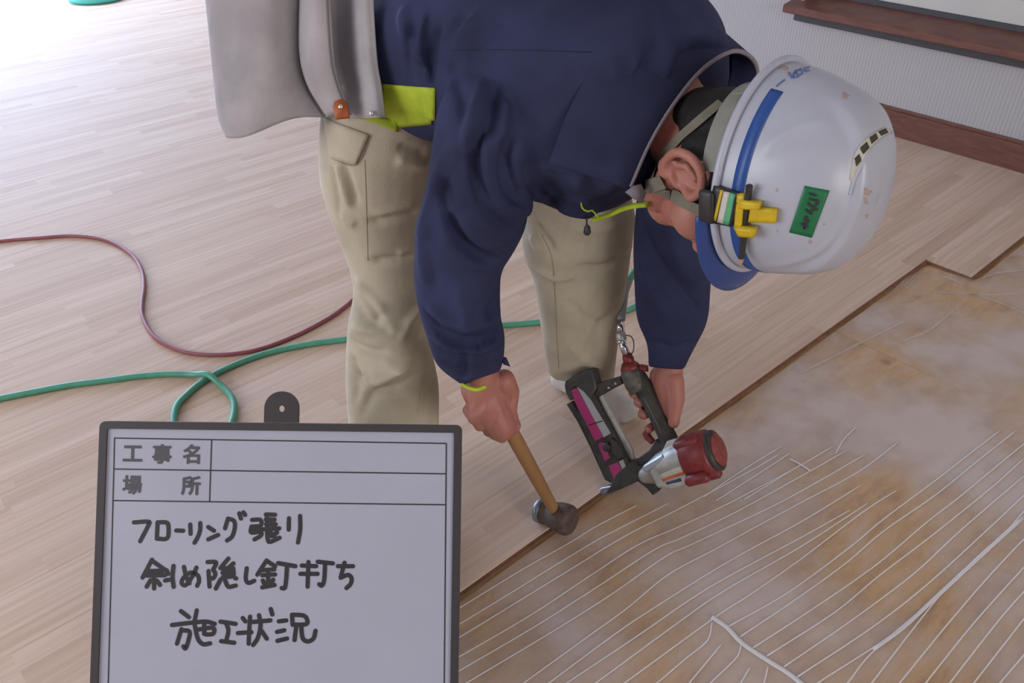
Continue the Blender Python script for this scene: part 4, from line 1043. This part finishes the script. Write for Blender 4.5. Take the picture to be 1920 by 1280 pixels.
# grip
gp = [NL(*npx(1190, 700)), NL(*npx(1204, 722)), NL(*npx(1221, 756)), NL(*npx(1239, 792)), NL(*npx(1254, 824)), NL(*npx(1260, 846))]
mk('grip', *tube(catmull(gp, 4), list(np.interp(np.linspace(0, 5, 21), range(6), [.021, .0215, .0190, .0190, .021, .025])), 20, flat=.85, up=tuple(e3)), 'grip', nailer)
mk('grip_seam', *tube(catmull([p + e3 * .0155 + gl * .002 for p in gp[1:5]], 4), .0013, 6), 'strap', nailer)
M['alu_dark'] = mat('grimy_aluminium', (0.135, 0.125, 0.105), 0.6, metal=0.3, var=0.35, vscale=80, bump=0.3, bscale=300)
mk('grip_end', *tube([NL(*npx(1180, 688)), NL(*npx(1184, 698)), NL(*npx(1194, 720)), NL(*npx(1200, 734))], [.020, .0255, .0262, .0225], 20), 'alu_dark', nailer)
mk('end_cap', *tube([NL(*npx(1176, 678)), NL(*npx(1180, 687)), NL(*npx(1185, 697))], [.013, .0215, .0245], 20), 'red', nailer)
mk('end_cap', *tube([NL(*npx(1208, 684)), NL(*npx(1206, 694))], [.009, .012], 14), 'red', nailer)
# body
bx_ = lambda a, b, c=0.0: NL(a, b, c)
cast = merge(tube([bx_(.088, .000), bx_(.094, .001), bx_(.118, .004), bx_(.150, .010), bx_(.185, .013), bx_(.222, .015)], [.014, .019, .027, .035, .0405, .042], 28),
             prism([npx(x, y) for x, y in ((1246, 848), (1256, 824), (1276, 818), (1286, 842), (1268, 872), (1236, 876))], NO, e1, e2, e3, -.018, .020),
             prism([npx(x, y, .02) for x, y in ((1222, 884), (1236, 912), (1262, 916), (1298, 905), (1294, 872), (1262, 858), (1240, 864))], NO, e1, e2, e3, -.026, .032))
housing = link('housing', remesh(cast, .0028, 3), 'alu', nailer); INV[housing.name] = Matrix.Identity(4)
M['steelbright'] = mat('bright_steel', (0.62, 0.66, 0.74), 0.3, metal=0.7)
plate('housing_lever', [(1202, 880), (1206, 872), (1240, 852), (1250, 858), (1240, 870), (1208, 886)], .034, .018, .034, 'steelbright', .004)
plate('trigger_guard', [(1196, 872), (1200, 858), (1222, 842), (1234, 822), (1250, 830), (1248, 846), (1226, 858), (1206, 874)], .0, -.012, .014, 'tool', .003)
plate('nose', [(1150, 908), (1160, 886), (1190, 860), (1204, 862), (1222, 884), (1236, 918), (1228, 926), (1218, 914), (1200, 900), (1170, 914), (1140, 924)], .0, -.014, .014, 'tool', .002)
plate('nose_tip', [(1119, 923), (1132, 912), (1156, 908), (1166, 916), (1150, 924), (1124, 930)], .0, -.010, .012, 'steel', .002)
mk('cap', *tube([bx_(.206, .015), bx_(.212, .015), bx_(.240, .015), bx_(.262, .015), bx_(.268, .015)], [.044, .0495, .0505, .0485, .044], 28), 'red', nailer)
for b, c in ((.045, .030), (-.028, .034), (-.032, -.030), (.048, -.028)):
    mk('cap_lug', *tube([bx_(.204, b * .95, c), bx_(.208, b, c), bx_(.250, b, c), bx_(.254, b * .95, c)], [.010, .0135, .0135, .009], 14), 'red', nailer)
mk('cap_ring', *tube([bx_(.262, .015), bx_(.266, .015), bx_(.276, .015), bx_(.279, .015)], [.036, .0445, .0435, .038], 28), 'tool', nailer)
mk('cap_plate', *tube([bx_(.272, .015), bx_(.281, .015), bx_(.284, .015)], [.034, .035, .031], 28), 'redcap', nailer)
plate('trigger', [(1206, 812), (1222, 792), (1228, 800), (1218, 814), (1228, 826), (1222, 832), (1210, 822)], .0, -.006, .007, 'red', .002)
bod = bvh(housing.data)
decal('maker_label', bod, [(1236, 890), (1278, 872), (1284, 886), (1242, 901)], 6, 4, 'labelwhite', nailer, .0005, .0006)
decal('maker_label', bod, [(1241, 897), (1284, 882), (1286, 887), (1244, 902)], 6, 2, 'orangelabel', nailer, .0012, .0006)
decal('maker_label', bod, [(1248, 904), (1276, 896), (1278, 902), (1251, 908)], 5, 2, 'bluelabel', nailer, .0005, .0006)
# air inlet
cp = [U(1177, 668, 1.765), U(1170, 652, 1.76), U(1165, 640, 1.758), U(1164, 626, 1.758), U(1163, 612, 1.760), U(1164, 598, 1.765)]
mk('inlet_bush', *tube([NL(*npx(1180, 684)), U(1178, 672, 1.765), U(1175, 664, 1.763)], [.0125, .0125, .010], 16), 'red', nailer)
mk('air_plug', *tube([U(1176, 667, 1.763), cp[1], cp[2]], [.0085, .009, .0075], 16), 'chrome', nailer)
mk('coupler', *tube([cp[2], U(1165, 636, 1.758), U(1164, 628, 1.758), U(1163.5, 622, 1.759)], [.0095, .0118, .0118, .0095], 18), 'alu', nailer)
mk('coupler', *tube([U(1165, 644, 1.758), U(1165, 637, 1.758)], [.0105, .0112], 18), 'chrome', nailer)
mk('coupler', *tube([U(1163.5, 623, 1.759), cp[4], U(1163.5, 604, 1.762)], [.0088, .0092, .0085], 18), 'chrome', nailer)
mk('retainer_wire', *tube(catmull([U(1168, 628, 1.755), U(1182, 630, 1.755), U(1188, 640, 1.755), U(1188, 655, 1.756), U(1184, 664, 1.757), U(1182, 672, 1.757)], 5), .0012, 8), 'black', nailer)

# ================================================================== TOOL POUCH
pouch = thing('tool_pouch', U(560, 220, 1.29), 'grey suede tool pouch flaring out from the back of the waist', 'tool pouch')
def sheet_grid(cols, th, bulge=0.0, n=8):
    """leather leaf: list of columns, each a list of (px,py,depth) from top to bottom; smooth, with thickness th"""
    C_ = [catmull(np.array([U(x, y, z) for x, y, z in c]), 6) for c in cols]
    Gd = np.array([catmull(np.array([c[i] for c in C_]), n) for i in range(len(C_[0]))])          # rows x cols
    R_, K_ = Gd.shape[:2]
    du = np.gradient(Gd, axis=1); dv = np.gradient(Gd, axis=0); nn = np.cross(du, dv); nn /= np.linalg.norm(nn, axis=2)[:, :, None] + 1e-12
    sgn = np.sign(np.sum(nn * (CAM - Gd), axis=2).mean()); nn *= sgn
    A = Gd.reshape(-1, 3); B = (Gd - nn * th).reshape(-1, 3); V = list(A) + list(B); m = R_ * K_; Fc = []
    for i in range(R_ - 1):
        for j in range(K_ - 1):
            a = i * K_ + j; q = (a, a + 1, a + K_ + 1, a + K_); Fc += [q, tuple(x + m for x in q[::-1])]
    per = [j for j in range(K_)] + [i * K_ + K_ - 1 for i in range(1, R_)] + [(R_ - 1) * K_ + j for j in range(K_ - 2, -1, -1)] + [i * K_ for i in range(R_ - 2, 0, -1)]
    for a, b in zip(per, per[1:] + per[:1]): Fc.append((a, b, b + m, a + m))
    return V, Fc
leaf_cols = [[(470, -90, 1.380), (478, 0, 1.390), (485, 100, 1.410), (490, 190, 1.420), (500, 225, 1.430)],
             [(392, -90, 1.280), (402, 0, 1.300), (414, 110, 1.325), (428, 215, 1.340), (446, 250, 1.345)],
             [(374, -90, 1.215), (387, 0, 1.230), (398, 110, 1.255), (409, 215, 1.275), (424, 258, 1.285)],
             [(430, -90, 1.175), (440, 0, 1.190), (450, 110, 1.215), (456, 210, 1.235), (462, 256, 1.250)],
             [(505, -90, 1.165), (508, 0, 1.180), (512, 100, 1.205), (528, 180, 1.230), (545, 224, 1.250)],
             [(566, -90, 1.197), (563, 0, 1.217), (563, 100, 1.242), (578, 165, 1.260), (610, 218, 1.267)]]
mk('pouch_leaf', *sheet_grid(leaf_cols, .0035), 'leather', pouch)
mid_cols = [[(563, -90, 1.185), (561, 0, 1.200), (561, 100, 1.220), (576, 160, 1.235), (612, 220, 1.250)],
            [(588, -90, 1.153), (586, 0, 1.165), (588, 100, 1.187), (602, 160, 1.205), (630, 214, 1.227)],
            [(614, -90, 1.151), (614, 0, 1.165), (621, 110, 1.187), (634, 165, 1.205), (655, 214, 1.225)],
            [(620, -90, 1.165), (621, 0, 1.180), (628, 110, 1.201), (641, 165, 1.217), (660, 216, 1.235)]]
mk('pouch_band', *sheet_grid(mid_cols, .0035), 'leather', pouch)
right_cols = [[(606, -90, 1.235), (607, 0, 1.250), (614, 110, 1.268), (628, 165, 1.280), (648, 219, 1.254)],
              [(640, -90, 1.207), (642, 0, 1.220), (650, 110, 1.235), (662, 165, 1.243), (676, 221, 1.226)],
              [(676, -90, 1.150), (676, 0, 1.163), (684, 110, 1.183), (694, 165, 1.193), (704, 221, 1.202)],
              [(700, -90, 1.145), (700, 0, 1.160), (707, 110, 1.180), (716, 165, 1.192), (723, 220, 1.205)]]
mk('waist_band', *sheet_grid(right_cols, .004), 'leather', pouch)
def edge_px(cols_pts, r, nm):
    mk(nm, *tube(catmull([U(x, y, z - .001) for x, y, z in cols_pts], 6), r, 8), 'leather_edge', pouch)
edge_px(leaf_cols[5], .0018, 'cut_edge'); edge_px(mid_cols[2], .0016, 'cut_edge')
tb = U(640, 205, 1.212); ta = unit(_u * .98 - _x * .12)
mk('snap_tab', *prism([(-.0105, -.014), (.0105, -.014), (.0115, .004), (.008, .012), (0, .0145), (-.008, .012), (-.0115, .004)], tb, unit(np.cross(ta, -_f)), ta, -_f, -.004, .004, .001), 'orange', pouch)
mk('snap', *ellipsoid(tb - _f * .0045 + _u * .003, [_x * .004, _u * .004, -_f * .0025], 14, 8), 'brass', pouch)
mk('rivet', *ellipsoid(U(697, 212, 1.196), [_x * .0042, _u * .0042, -_f * .003], 14, 8), 'brass', pouch)

# ================================================================== SITE BOARD
DT, DB = 1.327, 1.306
tl, tr, bl, br = U(189, 789, DT), U(866, 797, DT), U(172, 1280, DB), U(861.5, 1280, DB)
bx1 = unit(tr - tl); by1 = (bl - tl); by1 = unit(by1 - bx1 * (by1 @ bx1)); bn = np.cross(bx1, by1)
if bn @ (CAM - tl) < 0: bn = -bn
BWd = np.linalg.norm(tr - tl); BHt = 0.455
board = thing('message_board', tl + bx1 * BWd / 2 + by1 * BHt, 'white site message board in a dark frame with handwritten Japanese notes', 'whiteboard')
def bp(px, py, off=0.0):
    d = ray(px, py); o = tl + bn * off; t = ((o - CAM) @ bn) / (d @ bn); q = CAM + d * t - tl
    return np.array([q @ bx1, q @ by1])
def BP(a, b, off=0.0): return tl + bx1 * a + by1 * b + bn * off
FW = 0.0125
def rrect(x0, y0, x1, y1, r, n=5):
    P = []
    for cx, cy, a0 in ((x1 - r, y0 + r, -90), (x1 - r, y1 - r, 0), (x0 + r, y1 - r, 90), (x0 + r, y0 + r, 180)):
        for t in np.linspace(a0, a0 + 90, n): P.append((cx + r * math.cos(math.radians(t)), cy + r * math.sin(math.radians(t))))
    return P
o_, i_ = rrect(0, 0, BWd, BHt, .010), rrect(FW, FW, BWd - FW, BHt - FW, .002)
k = len(o_); V1, F1 = [], []
for poly, h in ((o_, -.012), (o_, .004), (i_, .004), (i_, -.002)): V1 += [BP(a, b, h) for a, b in poly]
for i in range(3):
    for j in range(k): F1.append((i * k + j, i * k + (j + 1) % k, (i + 1) * k + (j + 1) % k, (i + 1) * k + j))
F1.append(tuple(range(k)))
sharp(mk('frame', V1, F1, 'boardframe', board))
sharp(mk('writing_surface', *prism(rrect(FW - .002, FW - .002, BWd - FW + .002, BHt - FW + .002, .002), tl, bx1, by1, bn, -.006, 0.0), 'boardwhite', board))
# hanging tab with its hole
tc_ = bp(528, 766); rr = np.linalg.norm(bp(560, 766) - bp(496, 766)) / 2; ty = bp(528, 792)[1]
out = [(tc_[0] + rr, ty)] + [(tc_[0] + rr * math.cos(t), tc_[1] - .0005 - rr * math.sin(t)) for t in np.linspace(0, math.pi, 21)] + [(tc_[0] - rr, ty)]
hole = [(tc_[0] + .0055 * math.cos(t), tc_[1] - .0055 * math.sin(t)) for t in np.linspace(-math.pi / 2 + .001, 3 * math.pi / 2 - .001, 23)]
# ring-like bridge between outline and hole
out2 = [(tc_[0], ty)] + out[0:1] + out[1:-1] + out[-1:] + [(tc_[0] - .0001, ty)]
m1 = len(out2); hole = [(tc_[0] + .0055 * math.cos(t), tc_[1] - .0055 * math.sin(t)) for t in np.linspace(-math.pi / 2, 3 * math.pi / 2, m1)]
V1 = [BP(a, b, h) for h in (.002, -.006) for poly in (out2, hole) for a, b in poly]; F1 = []
for base in (0, 2 * m1):
    for j in range(m1 - 1): F1.append((base + j, base + j + 1, base + m1 + j + 1, base + m1 + j))
for j in range(m1 - 1):
    F1.append((j, j + 1, 2 * m1 + j + 1, 2 * m1 + j)); F1.append((m1 + j, m1 + j + 1, 3 * m1 + j + 1, 3 * m1 + j))
sharp(mk('hanging_tab', V1, F1, 'boardframe', board))
# ruled lines
def rule(p, q, w=.0022):
    a, b = bp(*p), bp(*q); d = b - a; d = d / np.linalg.norm(d); nrm = np.array([-d[1], d[0]]) * w / 2
    mk('ruled_line', *prism([a - nrm, b - nrm, b + nrm, a + nrm], tl, bx1, by1, bn, 0.0, .0003), 'ink', board, False)
for p, q in (((214, 821), (837, 831)), ((215, 821), (203, 1284)), ((837, 831), (833, 1284)), ((213, 879), (836, 888)), ((211, 938), (835, 946)), ((397, 824), (393, 940))): rule(p, q)
# printed field names
def printed(ch, px, py, h):
    cu = bpy.data.curves.new('print', 'FONT'); cu.body = ch; cu.size = 1.0; cu.align_x = 'CENTER'; cu.align_y = 'CENTER'; cu.offset = 0.02; cu.extrude = 0.0
    o = bpy.data.objects.new('print', cu); COL.objects.link(o)
    dg = bpy.context.evaluated_depsgraph_get(); me = bpy.data.meshes.new_from_object(o.evaluated_get(dg)); bpy.data.objects.remove(o)
    V = verts_np(me)
    if len(V) == 0: return
    lo, hi = V.min(0), V.max(0); sc = h / max(hi[1] - lo[1], hi[0] - lo[0]); c = (lo + hi) / 2; a, b = bp(px, py)
    fs = [p.vertices[:] for p in me.polygons]
    heavy = [([BP(a + (v[0] - c[0]) * sc + dx, b - (v[1] - c[1]) * sc + dy, .0004 + .00003 * q) for v in V], fs) for q, (dx, dy) in enumerate(((-.0006, 0), (.0006, 0), (0, .0005), (0, -.0005)))]
    mk('printed_character', *merge(*heavy), 'print_ink', board, False)
M['print_ink'] = mat('printed_ink', (0.085, 0.078, 0.095), 0.5)
for ch, px, py in (('工', 249, 850), ('事', 304, 851), ('名', 359, 851), ('場', 248, 909), ('所', 358, 910)): printed(ch, px, py, .0315)
# handwriting: round-ended marker strokes, one mesh per character
def cH(x, y): return (220 + x / 3.84, 940 + y / 3.84)
WRITING = [
 [[(120, 150), (225, 145), (222, 175), (165, 285)]],
 [[(290, 150), (285, 265)], [(290, 150), (350, 150), (368, 175), (360, 263), (285, 267)]],
 [[(425, 208), (475, 210)]],
 [[(525, 165), (528, 232)], [(597, 155), (597, 200), (582, 250), (556, 296)]],
 [[(655, 183), (696, 210)], [(655, 272), (726, 240)]],
 [[(797, 122), (776, 192)], [(797, 122), (840, 140), (846, 190), (826, 252), (790, 280)], [(878, 85), (890, 122)], [(908, 78), (920, 96)]],
 [[(970, 132), (1030, 132), (1032, 172), (966, 180)], [(966, 180), (964, 222), (1030, 218), (1034, 244), (988, 272)], [(1070, 93), (1136, 95)], [(1076, 95), (1080, 200)], [(1070, 130), (1132, 130)], [(1072, 163), (1140, 163)], [(1038, 200), (1166, 193)], [(1080, 205), (1082, 262), (1098, 290), (1168, 260)], [(1150, 222), (1112, 248)], [(1096, 215), (1130, 250)], [(975, 200), (1030, 195)]],
 [[(1236, 120), (1234, 202)], [(1316, 104), (1317, 200), (1301, 294)]],
 [[(250, 418), (182, 547)], [(262, 434), (345, 492)], [(215, 500), (330, 498)], [(200, 532), (345, 530)], [(266, 500), (265, 625)], [(240, 565), (212, 612)], [(286, 570), (308, 600)], [(356, 495), (366, 520)], [(345, 568), (395, 558)], [(405, 463), (398, 540), (406, 613)]],
 [[(480, 470), (496, 540), (520, 588)], [(570, 475), (545, 530), (495, 600), (464, 588), (476, 550), (525, 512), (578, 530), (588, 572), (575, 606)]],
 [[(650, 435), (712, 438), (690, 490)], [(657, 500), (664, 612)], [(690, 490), (706, 520), (690, 552), (660, 548)], [(800, 410), (742, 478)], [(836, 445), (800, 476)], [(752, 480), (832, 480)], [(758, 512), (832, 506)], [(762, 542), (832, 534), (834, 480)], [(744, 560), (710, 625)], [(776, 566), (800, 612), (852, 604)], [(848, 550), (856, 553)]],
 [[(932, 480), (925, 556), (945, 585), (986, 570)]],
 [[(1075, 424), (1008, 526)], [(1082, 430), (1136, 466)], [(1040, 494), (1130, 488)], [(1044, 530), (1136, 524)], [(1086, 500), (1086, 602)], [(1048, 568), (1060, 592)], [(1122, 562), (1106, 592)], [(1044, 617), (1132, 600)], [(1158, 443), (1282, 465)], [(1222, 470), (1216, 560), (1206, 620), (1184, 622)]],
 [[(1328, 460), (1432, 465)], [(1318, 520), (1442, 520)], [(1376, 435), (1370, 612)], [(1443, 433), (1552, 445)], [(1496, 445), (1490, 560), (1474, 604), (1454, 595)]],
 [[(1588, 465), (1697, 465)], [(1636, 440), (1608, 548)], [(1608, 548), (1660, 528), (1686, 550), (1680, 592), (1650, 622)]],
 [[(458, 788), (516, 832)], [(572, 783), (556, 862)], [(394, 888), (550, 870), (640, 864), (702, 880)], [(462, 918), (430, 1022)], [(462, 926), (520, 936), (512, 1000), (492, 1056), (476, 1042)], [(556, 880), (580, 985), (618, 1026), (668, 1020)], [(572, 922), (688, 908), (690, 950), (640, 956)], [(626, 872), (626, 952)]],
 [[(743, 864), (852, 880)], [(786, 880), (800, 930), (784, 1002)], [(748, 1004), (842, 1016)]],
 [[(903, 838), (922, 862)], [(956, 828), (950, 930), (946, 1022)], [(868, 946), (966, 940)], [(1020, 818), (1032, 890), (1012, 980), (978, 1032)], [(980, 866), (1102, 855)], [(1038, 930), (1076, 986)], [(1105, 773), (1116, 812)]],
 [[(1163, 862), (1217, 855)], [(1150, 938), (1202, 926)], [(1153, 1002), (1222, 985)], [(1258, 814), (1262, 884)], [(1258, 814), (1340, 820), (1366, 850), (1358, 882), (1262, 886)], [(1290, 890), (1276, 996)], [(1324, 890), (1334, 980), (1370, 1006), (1412, 985), (1427, 930)]],
]
def stroke(pts, w, h):
    P = [bp(*cH(*p)) for p in pts]
    P = catmull(np.array(P), 5) if len(P) > 2 else np.array([P[0] * (1 - t) + P[1] * t for t in np.linspace(0, 1, 5)])
    T = np.gradient(P, axis=0); T /= np.linalg.norm(T, axis=1)[:, None] + 1e-12; Nn = np.stack([-T[:, 1], T[:, 0]], 1)
    L = [p + n * w for p, n in zip(P, Nn)]; R = [p - n * w for p, n in zip(P, Nn)]
    a0 = math.atan2(Nn[-1][1], Nn[-1][0]); capE = [P[-1] + w * np.array([math.cos(a0 - t), math.sin(a0 - t)]) for t in np.linspace(0, math.pi, 7)[1:-1]]
    a1 = math.atan2(-Nn[0][1], -Nn[0][0]); capS = [P[0] + w * np.array([math.cos(a1 - t), math.sin(a1 - t)]) for t in np.linspace(0, math.pi, 7)[1:-1]]
    V = [BP(*q, h) for q in L] + [BP(*q, h) for q in R]; n = len(P)
    Fc = [(i, i + 1, n + i + 1, n + i) for i in range(n - 1)]
    k = len(V); V += [BP(*q, h) for q in capE]; Fc.append((n - 1,) + tuple(range(k, k + 5)) + (2 * n - 1,))
    k = len(V); V += [BP(*q, h) for q in capS]; Fc.append((n,) + tuple(range(k, k + 5)) + (0,))
    return V, Fc
for chs in WRITING:
    mk('written_character', *merge(*[stroke(s, .0036, .00035 + .00004 * i) for i, s in enumerate(chs)]), 'ink', board, False)
# fold-out stand behind and two feet below
for a in (.06, BWd - .06):
    foot_ = BP(a, BHt - .01, -.006); mk('stand_foot', *tube([foot_, foot_ + by1 * .02, np.array([foot_[0], foot_[1] - .02, 0.004])], .006, 10), 'boardframe', board)
    topb = BP(a, .08, -.012); mk('stand_leg', *tube([topb, np.array([topb[0], topb[1] + .10, 0.006])], .006, 10), 'boardframe', board)
